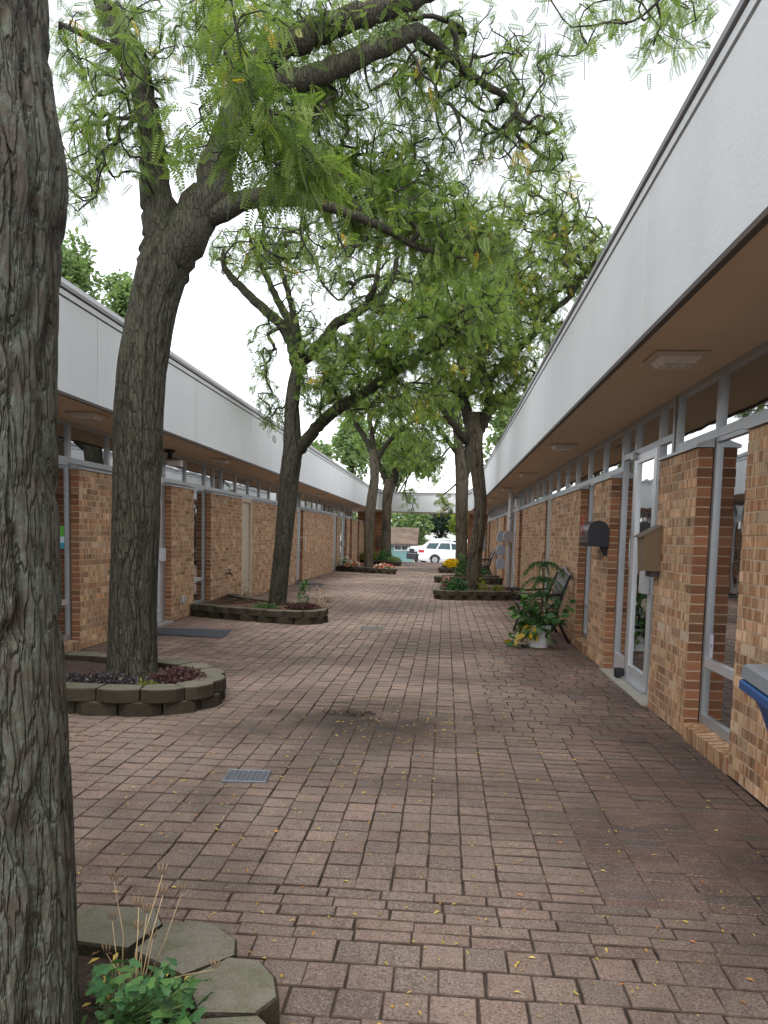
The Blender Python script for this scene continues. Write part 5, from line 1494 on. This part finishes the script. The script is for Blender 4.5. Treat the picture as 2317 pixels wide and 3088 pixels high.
mat_mail_grey = plain('mailbox_grey', (.30, .32, .36), .45, .2, .1, 12)
mat_mail_tan = plain('mailbox_warm_grey', (.36, .34, .34), .5, .1, .1, 12)
mailbox((1.58, 19.35, 1.30), .23, .29, .45, mat_mail_grey, mat_mail_tan, 'warm grey mailbox in front of the white downspout', False)
for z_, nm in ((1.30, 'top'), (.92, 'middle'), (.55, 'lowest')):
    mailbox((1.55, 21.28, z_), .22, .29, .45, mat_mail_grey, mat_mail_grey, 'grey arched mailbox, %s of the stack of three' % nm, False, 'grey mailboxes in a stack of three')
    mb = MB(); mb.box(1.42, 1.435, 21.4, 21.43, z_ + .10, z_ + .15)
for z_, nm in ((1.28, 'upper'), (.88, 'lower')):
    mailbox((1.50, 31.2, z_), .24, .30, .45, mat_mail_grey, mat_mail_grey, 'far grey mailbox, %s of the pair behind the brown tree' % nm, False, 'far pair of grey mailboxes')
# bronze wall box by the shop door
t = empty('letter_box', (1.75, 6.32, 1.16), 0, 'bronze letter box with slanted lid beside the glass shop door', 'mailbox')
mat_bronze = plain('bronze_metal', (.22, .16, .10), .38, .35, .1, 10)
mb = MB(); mb.prism([(-.002, 0), (-.125, 0), (-.145, .285), (-.002, .365)], 'y', 0, .22); mb.build('body', mat_bronze, t)
mb = MB(); mb.prism([(-.002, .367), (-.175, .272), (-.178, .280), (-.002, .378)], 'y', -.012, .232); mb.build('lid', plain('bronze_lid', (.24, .20, .16), .35, .4), t)
mb = MB(); mb.bbox(-.07, -.002, .03, .19, -.05, -.001, .004); mb.build('newspaper_hook', mat_trim_dark, t)
# streak stains below the black mailbox (rust runs on the brick)
# downspout
t = empty('downspout', (1.63, 19.72, 0), 0, 'white round downspout pipe running up to the right overhang', 'downspout')
mb = MB(); mb.tube([(0, 0, .0), (0, 0, 2.42), (.0, -.05, 2.52), (.0, -.06, 2.598)], .052, 12); mb.build('pipe', mat_white_metal, t)
for z_ in (.5, 1.9):
    mb = MB(); mb.lathe([(.054, z_), (.06, z_), (.06, z_ + .03), (.054, z_ + .03)], 12); mb.box(.04, .09, -.02, .02, z_ + .002, z_ + .028); mb.build('pipe_strap', mat_alu, t)

# ------------------------------------------------------------------ door mats, drain grates, bin
def mat_rug(pts, label):
    mb = MB(); mb.prism(pts, 'z', .006, .018); 
    t = mb.build('door_mat', mat_rubber); tag(t, label, 'door mat')
mat_rug([(-4.0, 9.78), (-2.87, 9.62), (-2.98, 10.42), (-3.98, 10.36)], 'dark rubber mat before the door left of the round planter')
mat_rug([(-4.12, 20.5), (-3.33, 20.1), (-3.27, 20.72), (-4.0, 21.4)], 'far dark rubber mat by the door standing ajar')
def grate(cx_, cy_, w, l, rz, nxs, nys, label, matg):
    t = empty('drain_grate', (cx_, cy_, float(und(cx_, cy_)) + .004), rz, label, 'drain grate')
    mb = MB(); fx, fy = .018, .016
    mb.bbox(-w / 2, w / 2, -l / 2, -l / 2 + fy, -.02, .006, .002); mb.bbox(-w / 2, w / 2, l / 2 - fy, l / 2, -.02, .006, .002)
    mb.bbox(-w / 2, -w / 2 + fx, -l / 2 + fy, l / 2 - fy, -.02, .006, .002); mb.bbox(w / 2 - fx, w / 2, -l / 2 + fy, l / 2 - fy, -.02, .006, .002)
    mb.build('rim', matg, t)
    mb = MB()
    for k in range(1, nxs): 
        x_ = -w / 2 + fx + (w - 2 * fx) * k / nxs; mb.box(x_ - .0062, x_ + .0062, -l / 2 + fy, l / 2 - fy, -.012, .004)
    for k in range(1, nys):
        y_ = -l / 2 + fy + (l - 2 * fy) * k / nys; mb.box(-w / 2 + fx, w / 2 - fx, y_ - .0048, y_ + .0048, -.011, .003)
    mb.build('bars', matg, t)
    mb = MB(); mb.box(-w / 2 + .01, w / 2 - .01, -l / 2 + .01, l / 2 - .01, -.03, -.0135); mb.build('pit', plain('pit_black', (.006, .006, .007), .9), t)
mat_grate = plain('grate_steel', (.13, .142, .16), .4, .5, .15, 20)
grate(-1.093, 4.165, .25, .215, .08, 8, 12, 'square steel drain grate in the paving left of centre', mat_grate)
gq = on_z(805, 1357, 0)
grate(gq[0], gq[1], .36, .34, .05, 8, 8, 'pale drain grate farther up the court', plain('grate_worn', (.17, .155, .135), .7, .1))
gq = on_z(885, 1221, 0)
mb = MB(); mb.lathe([(0, .006), (.3, .006), (.32, .002)], 20, gq[0], gq[1]); tag(mb.build('manhole_cover', mat_trim_dark), 'dark round cover in the paving near the far canopy', 'manhole cover')
A_ = on_z(2241 / S_, 2030 / S_, .86); B_ = on_z(2317 / S_, 2082 / S_, .86)
dv = (B_ - A_)[:2]; dv /= np.linalg.norm(dv); pv = np.array([-dv[1], dv[0]])
if pv[0] < 0: pv = -pv
ang = math.atan2(dv[1], dv[0])
t = empty('rubbish_bin', (A_[0], A_[1], 0), ang, 'blue rubbish bin with grey lid at the right edge by the tall window', 'bin')
sgn = 1 if (np.array([math.cos(ang + math.pi / 2), math.sin(ang + math.pi / 2)]) @ pv) > 0 else -1
mat_blue = plain('blue_plastic', (.012, .075, .24), .4, 0, .12, 14); mat_lid = plain('grey_plastic', (.20, .215, .235), .45, 0, .1, 14)
W_, D_ = .56, .48 * sgn
def ring(z, i): return [(i, i * sgn, z), (W_ - i, i * sgn, z), (W_ - i, D_ - i * sgn, z), (i, D_ - i * sgn, z)]
v = ring(.03, .15) + ring(.40, .135) + ring(.58, .105) + ring(.72, .06) + ring(.845, .0) + ring(.845, .02)
mb = MB(); mb.add(v, [(k * 4 + i, k * 4 + (i + 1) % 4, k * 4 + 4 + (i + 1) % 4, k * 4 + 4 + i) for k in range(5) for i in range(4)] + [(0, 1, 2, 3)]); mb.build('body', mat_blue, t)
mb = MB(); mb.bbox(-.012, W_ + .012, -.012 * sgn, D_ + .012 * sgn, .79, .835, .008); mb.build('rim', mat_blue, t)
v = ring(.846, -.008) + ring(.895, .0) + ring(.905, .02) + ring(.912, .12)
mb = MB(); mb.add(v, [(k * 4 + i, k * 4 + (i + 1) % 4, k * 4 + 4 + (i + 1) % 4, k * 4 + 4 + i) for k in range(3) for i in range(4)] + [(12, 13, 14, 15)]); mb.build('lid', mat_lid, t)
mb = MB(); mb.prism([(.10, .06 * sgn), (.46, .06 * sgn), (.46, .42 * sgn), (.10, .42 * sgn)], 'z', .945, .955); mb.prism([(.2, .16 * sgn), (.36, .16 * sgn), (.36, .32 * sgn), (.2, .32 * sgn)], 'z', .911, .945); mb.build('ash_tray', mat_lid, t)

# ------------------------------------------------------------------ beyond the court: shed, vehicles, trees
def gz(y): return float(np.interp(y, [41.6, 50, 75, 120], [-.12, -.62, -1.5, -2.0]))
SY = 74.0; k_ = SY / 54.0
t = empty('garden_shed', (0, 0, 0), 0, 'teal wooden kiosk with brown shingle roof beyond the canopy', 'shed')
mat_teal = plain('teal_paint', (.17, .31, .295), .7, 0, .1, 2)
xr = -2.43 * k_; ez = 1.4 - (1.4 - .88) * k_; xrf = -1.98 * k_; rz_ = 1.4 + .58 * (SY + 2.6) / 54; xl = -7.4 * k_; z0 = gz(SY) - .1
mb = MB()
mb.prism([(SY, z0), (SY + 4.2, z0), (SY + 4.2, ez - .1), (SY + 2.5, rz_ - .5), (SY, ez - .12)], 'x', xl, xr); mb.build('wall', mat_teal, t)
mb = MB(); mb.prism([(SY - .55, ez - .12), (SY + 2.6, rz_), (SY + 2.6, rz_ - .12), (SY - .55, ez - .24)], 'x', xl - .3, xrf)
mat_sh = plain('brown_shingle', (.125, .088, .062), .95, 0, .5, 1.4, .5)
rf = mb.build('roof', mat_sh, t)
sl = np.array([3.15, rz_ - ez + .12]); 
for r__ in range(9):
    f0, f1 = r__ / 9, (r__ + 1) / 9
    y0_, zz0 = SY - .56 + 3.15 * f0, ez - .10 + (rz_ - ez + .10) * f0; y1_, zz1 = SY - .56 + 3.15 * f1, ez - .10 + (rz_ - ez + .10) * f1
    mb = MB(); mb.prism([(y0_, zz0 + .035), (y1_, zz1 + .012), (y1_, zz1), (y0_, zz0)], 'x', xl - .32, xrf + .02); mb.build('shingle_course', mat_sh, rf)
mb = MB(); mb.prism([(SY + 2.6, rz_), (SY + 5.0, ez), (SY + 5.0, ez - .1), (SY + 2.6, rz_ - .1)], 'x', xl - .3, xrf); mb.build('rear_roof', mat_sh, t)
mb = MB(); mb.box(xl - .3, xrf + .03, SY - .60, SY - .552, ez - .30, ez - .12); mb.build('fascia_board', mat_trim_dark, t)
for (u0, u1) in ((1188.5, 1233), (1150, 1180), (1080, 1130)):
    a = at(u0 / S_, 1640 / S_, SY - .03); b = at(u1 / S_, 1660 / S_, SY - .03)
    zt_, zb_ = ez - .12, 1.4 - (1.4 - .66) * k_
    zb_ = at(1200 / S_, 1658 / S_, SY)[2]
    mb = MB(); x0, x1 = a[0], b[0]
    mb.box(x0, x1, SY - .06, SY - .01, zb_ - .08, zb_); mb.box(x0, x1, SY - .06, SY - .01, zt_, zt_ + .07); mb.box(x0, x0 + .08, SY - .06, SY - .01, zb_, zt_); mb.box(x1 - .08, x1, SY - .06, SY - .01, zb_, zt_); mb.box((x0 + x1) / 2 - .03, (x0 + x1) / 2 + .03, SY - .058, SY - .012, zb_, zt_)
    w_ = mb.build('window', mat_white_metal, t)
    MB().box(x0 + .08, x1 - .08, SY - .03, SY - .02, zb_, zt_).build('pane', plain('shed_glass', (.10, .11, .12), .08, 0, .4, 1.5), w_)

mat_tyre = plain('tyre', (.015, .015, .016), .8); mat_carglass = plain('car_glass', (.05, .085, .095), .04, 0, .3, 1.0, 0, .9); mat_rim = plain('alloy_rim', (.6, .62, .64), .3, .7)
def car(name, loc, flip, label, lower, upper, belt, W, wheels, wr, paint, clad, glass_polys, lights, rz=0.0):
    """profiles in (x, z); y is width; flip mirrors x"""
    t = empty(name, loc, rz, label, 'car')
    fx = -1 if flip else 1
    def loft(poly, ys, insets, nm, mat, par, sm=True):
        V = []; n = len(poly); c = np.mean(np.array(poly), axis=0)
        for y_, ins in zip(ys, insets):
            for x_, z_ in poly: V.append((fx * (c[0] + (x_ - c[0]) * (1 - ins)), y_, c[1] + (z_ - c[1]) * (1 - ins * .8)))
        F_ = [(k * n + i, k * n + (i + 1) % n, (k + 1) * n + (i + 1) % n, (k + 1) * n + i) for k in range(len(ys) - 1) for i in range(n)]
        mb = MB(); mb.add(V, F_, 0, sm); mb.add(V, [list(range(n)), list(range((len(ys) - 1) * n, len(ys) * n))[::-1]], 0)
        return mb.build(nm, mat, par)
    h = W / 2
    body = loft(lower, [-h, -h + .05, -h + .16, h - .16, h - .05, h], [.035, .008, 0, 0, .008, .035], 'body', paint, t, False)
    cab = loft(upper, [-h + .13, -h + .16, -h + .24, h - .24, h - .16, h - .13], [.05, .02, 0, 0, .02, .05], 'cabin', paint, t, False)
    for poly in glass_polys:
        for sy in (-1, 1):
            mb = MB(); V = []
            for x_, z_ in poly:
                V.append((fx * x_, sy * (h - .126 - .0), z_))
            V2 = [(a, b - sy * .02, c) for a, b, c in V]; n = len(V)
            mb.add(V + V2, [list(range(n)), list(range(2 * n - 1, n - 1, -1))] + [(i, (i + 1) % n, (i + 1) % n + n, i + n) for i in range(n)])
            mb.build('side_window', mat_carglass, t)
    for xw in wheels:
        for sy in (-1, 1):
            wv = MB(); prof = [(wr * .62, -.09), (wr * .96, -.10), (wr, -.07), (wr, .07), (wr * .96, .10), (wr * .62, .09)]
            n = 22; V = []; 
            for r_, y_ in prof:
                for k in range(n): V.append((fx * xw + r_ * math.cos(2 * math.pi * k / n), sy * (h - .055) + y_, wr + r_ * math.sin(2 * math.pi * k / n)))
            wv.add(V, [(k * n + i, k * n + (i + 1) % n, (k + 1) * n + (i + 1) % n, (k + 1) * n + i) for k in range(5) for i in range(n)], 0, True)
            tyre = wv.build('tyre', mat_tyre, t)
            rm = MB(); yo = sy * (h - .055) + sy * .088
            for k in range(10):
                a = 2 * math.pi * k / 10; ca, sa = math.cos(a), math.sin(a)
                rm.add([(fx * xw + r_ * ca - s_ * .022 * sa, yo + dy, wr + r_ * sa + s_ * .022 * ca) for r_ in (.03, wr * .62) for s_ in (-1, 1) for dy in (0, -sy * .02)], [(0, 2, 6, 4), (1, 5, 7, 3), (0, 4, 5, 1), (2, 3, 7, 6)])
            rr = [(wr * .56, 0), (wr * .64, 0), (wr * .64, -sy * .03), (wr * .56, -sy * .03)]
            V = [(fx * xw + r_ * math.cos(2 * math.pi * k / 20), yo + y_, wr + r_ * math.sin(2 * math.pi * k / 20)) for r_, y_ in rr for k in range(20)]
            rm.add(V, [(k * 20 + i, k * 20 + (i + 1) % 20, ((k + 1) % 4) * 20 + (i + 1) % 20, ((k + 1) % 4) * 20 + i) for k in range(4) for i in range(20)])
            rm.build('rim', mat_rim, tyre)
            ar = MB(); V = []
            for r_, y_ in ((wr * 1.22, .004), (wr * 1.0, .004), (wr * 1.0, -.05)):
                for k in range(15):
                    a = math.pi * (k / 14) ; V.append((fx * xw + r_ * math.cos(a), sy * (h + .002 + (y_ if y_ > 0 else y_)), wr + r_ * math.sin(a)))
            ar.add(V, [(k * 15 + i, k * 15 + i + 1, (k + 1) * 15 + i + 1, (k + 1) * 15 + i) for k in range(2) for i in range(14)]); ar.build('wheel_arch', mat_trim_dark if clad is None else mat_tyre, t)
    for nm, mat, (x0, x1, z0_, z1_, dy0, dy1) in lights:
        for sy in (-1, 1):
            mb = MB(); mb.bbox(min(fx * x0, fx * x1), max(fx * x0, fx * x1), min(sy * dy0, sy * dy1), max(sy * dy0, sy * dy1), z0_, z1_, .015); mb.build(nm, mat, t)
    if clad is not None:
        for sy in (-1, 1):
            mb = MB(); mb.box(min(fx * clad[0], fx * clad[1]), max(fx * clad[0], fx * clad[1]), sy * (h - .03), sy * (h + .006), clad[2], clad[3]); mb.build('side_cladding', clad[4], t)
    return t
mat_white_car = plain('white_car_paint', (.78, .79, .80), .2, 0, .02, 2)
mat_silver = plain('silver_cladding', (.55, .54, .54), .4, .1, .04, 4)
mat_tail = plain('tail_light', (.40, .04, .05), .2); mat_head = plain('head_light', (.55, .58, .6), .1)
CY_ = 52.8; zc = 1.4 - (1.4 + .28) * 52 / 52 - .33
zc = -.50
lower = [(0.02, .28), (.0, .55), (.06, .62), (.12, .98), (.55, 1.02), (2.9, .98), (3.35, .95), (4.3, .86), (4.62, .72), (4.68, .48), (4.6, .25), (.3, .22)]
upper = [(.10, .96), (.22, 1.10), (.56, 1.50), (.80, 1.55), (2.1, 1.56), (2.55, 1.50), (3.30, .99)]
car('station_wagon', (-1.85, CY_ + .0, zc), False, 'white station wagon with red tail light parked across the end of the court', lower, upper, 1.0, 1.72, (1.15, 3.75), .315, mat_white_car, (.04, 4.6, .26, .44, mat_silver),
    [[(.50, 1.06), (.72, 1.44), (1.42, 1.46), (1.20, 1.04)], [(1.30, 1.04), (1.52, 1.46), (2.14, 1.46), (2.20, 1.02)], [(2.28, 1.02), (2.22, 1.46), (2.50, 1.42), (2.98, 1.02)]],
    [('tail_light', mat_tail, (.03, .40, .78, .98, .60, .872)), ('head_light', mat_head, (4.38, 4.62, .62, .76, .5, .80)), ('roof_rail', mat_alu, (.8, 2.3, 1.56, 1.60, .56, .60))])
zs2 = -.74
lower2 = [(0.0, .45), (-.02, .75), (.04, 1.18), (.25, 1.36), (1.25, 1.44), (1.5, 1.42), (4.7, 1.40), (4.8, 1.0), (4.75, .45), (.3, .38)]
upper2 = [(1.05, 1.40), (1.9, 1.93), (2.4, 1.99), (4.2, 1.97), (4.6, 1.42)]
car('utility_vehicle', (-2.45, 56.2, zs2), False, 'white utility vehicle with dark front behind the wagon', lower2, upper2, 1.4, 1.9, (.95, 3.85), .37, mat_white_car, (.0, 4.7, .40, .52, mat_tyre),
    [[(1.42, 1.46), (2.0, 1.86), (2.8, 1.88), (2.8, 1.46)], [(2.88, 1.46), (2.88, 1.88), (4.0, 1.86), (4.25, 1.46)]],
    [('head_light', mat_head, (-.045, .14, 1.0, 1.22, .50, .955)), ('grille', mat_tyre, (-.05, .02, .86, 1.22, .0, .48)), ('bumper', mat_tyre, (-.09, .22, .42, .84, .0, .965)), ('front_panel', mat_black, (-.035, .10, .86, 1.20, .0, .94))], R(24))

def bg_tree(name, c, rad, n, leaf, mat, label, trunk_base, tr=.18, lobes=9, updown=0.0, aspect=.6, cat='tree'):
    root = empty(name, (0, 0, 0), 0, label, cat)
    c = np.array(c); rad = np.array(rad)
    pos = []
    ctr = []
    for _ in range(lobes):
        q = rng.normal(0, 1, 3); q /= np.linalg.norm(q); q *= rng.random() ** .4 * .72
        ctr.append(c + q * rad)
    for k in range(n):
        b = ctr[k % lobes]; q = rng.normal(0, 1, 3); q /= np.linalg.norm(q); q *= rng.uniform(.45, 1.0) ** .6
        pos.append(b + q * rad * .46)
    leaf_cloud('crown', np.array(pos), leaf * rng.uniform(.6, 1.3, n), mat, root, np.clip(rng.normal(.45, .25, n), 0, 1), aspect, updown)
    tb = np.array(trunk_base, float); mb = MB(); topc = c + [0, 0, -rad[2] * .2]
    mb.tube([tb, tb * .6 + topc * .4 + [.1, 0, 0], topc], [tr, tr * .75, tr * .4], 9)
    for b in ctr: mb.tube([tb * .45 + topc * .55, (topc + b) / 2 + rng.normal(0, .1, 3), b], [tr * .45, tr * .3, tr * .12], 6)
    mb.build('trunk', mat_bark_far, root)
    return root
def T(u, v, Y): return at(u, v, Y)
def px(n, Y): return n * Y / 1634.0
def bt(u, v, Y, ru, rv, n, leaf, mat, label, name='background_tree', **kw):
    c = T(u, v, Y); b = np.array([c[0] + kw.pop('dx', 0), Y, gz(Y) if Y > 41 else -.05])
    bg_tree(name, c, (px(ru, Y), px(ru, Y) * .9, px(rv, Y)), n, leaf, mat, label, b, **kw)
bt(165, 585, 24, 75, 95, 2600, .20, mat_leaf_bg, 'green tree above the left roof beside the foreground trunk')
bt(262, 655, 27, 60, 65, 2000, .20, mat_leaf_bg, 'small green tree behind the left roof beside the forked tree')
bt(690, 985, 62, 42, 32, 900, .42, mat_leaf_bg, 'pale green tree just above the far left roof edge')
bt(760, 955, 58, 62, 75, 2600, .42, mat_leaf_bg, 'tall green tree behind the crooked tree')
bt(880, 985, 66, 60, 75, 2600, .45, mat_leaf_bg, 'green tree behind the farthest left honeylocust', dx=-3.2)
bt(885, 1130, 92, 48, 48, 2200, .55, mat_leaf_bg, 'light green tree behind the teal kiosk')
bt(952, 1128, 100, 46, 52, 3000, .6, mat_leaf_dark, 'dark evergreen tree seen under the canopy', 'evergreen_tree', aspect=.35, updown=-.3)
bt(1015, 1140, 90, 45, 38, 2600, .5, mat_leaf_yg, 'yellow-green tree above the white cars')
bt(1090, 1120, 95, 50, 60, 2200, .55, mat_leaf_bg, 'green tree hidden behind the right-hand trunks')
bt(1100, 930, 70, 55, 95, 2600, .5, mat_leaf_bg, 'tall green tree behind the right-hand row of trunks')
bt(800, 1120, 95, 50, 60, 1600, .55, mat_leaf_bg, 'green tree behind the farthest left trunk')
for k, (u, Y) in enumerate(((905, 104), (960, 98), (1020, 100))):
    bt(u, 1178, Y, 40, 14, 1200, .5, mat_leaf_yg if k == 1 else mat_leaf_bg, ['green hedge shrub behind the kiosk roof end', 'low yellowish shrub between the kiosk and the cars', 'low green shrub behind the white roof'][k], 'hedge_shrub', cat='shrub')
# wooden screen fence behind the cars
fn = empty('board_fence', (0, 0, 0), 0, 'low weathered board fence beyond the parked cars', 'fence')
mat_fence = plain('weathered_board', (.20, .15, .11), .9, 0, .3, 4)
for k in range(40):
    x0 = -9.5 + k * .5
    MB().box(x0, x0 + .47, 88.0 + .01 * (k % 2), 88.04 + .01 * (k % 2), gz(88) - .1, .35 + random.gauss(0, .02)).build('board', mat_fence, fn)
MB().box(-9.5, 10.5, 88.06, 88.12, -.6, -.45).build('rail', mat_fence, fn)
# bring the ground down to the car park level used above
g = bpy.data.objects['ground']
for vtx in g.data.vertices:
    if vtx.co.y > 41: vtx.co.z = gz(vtx.co.y) if vtx.co.y > 41.7 else -.12
print('scene built', len(bpy.data.objects))
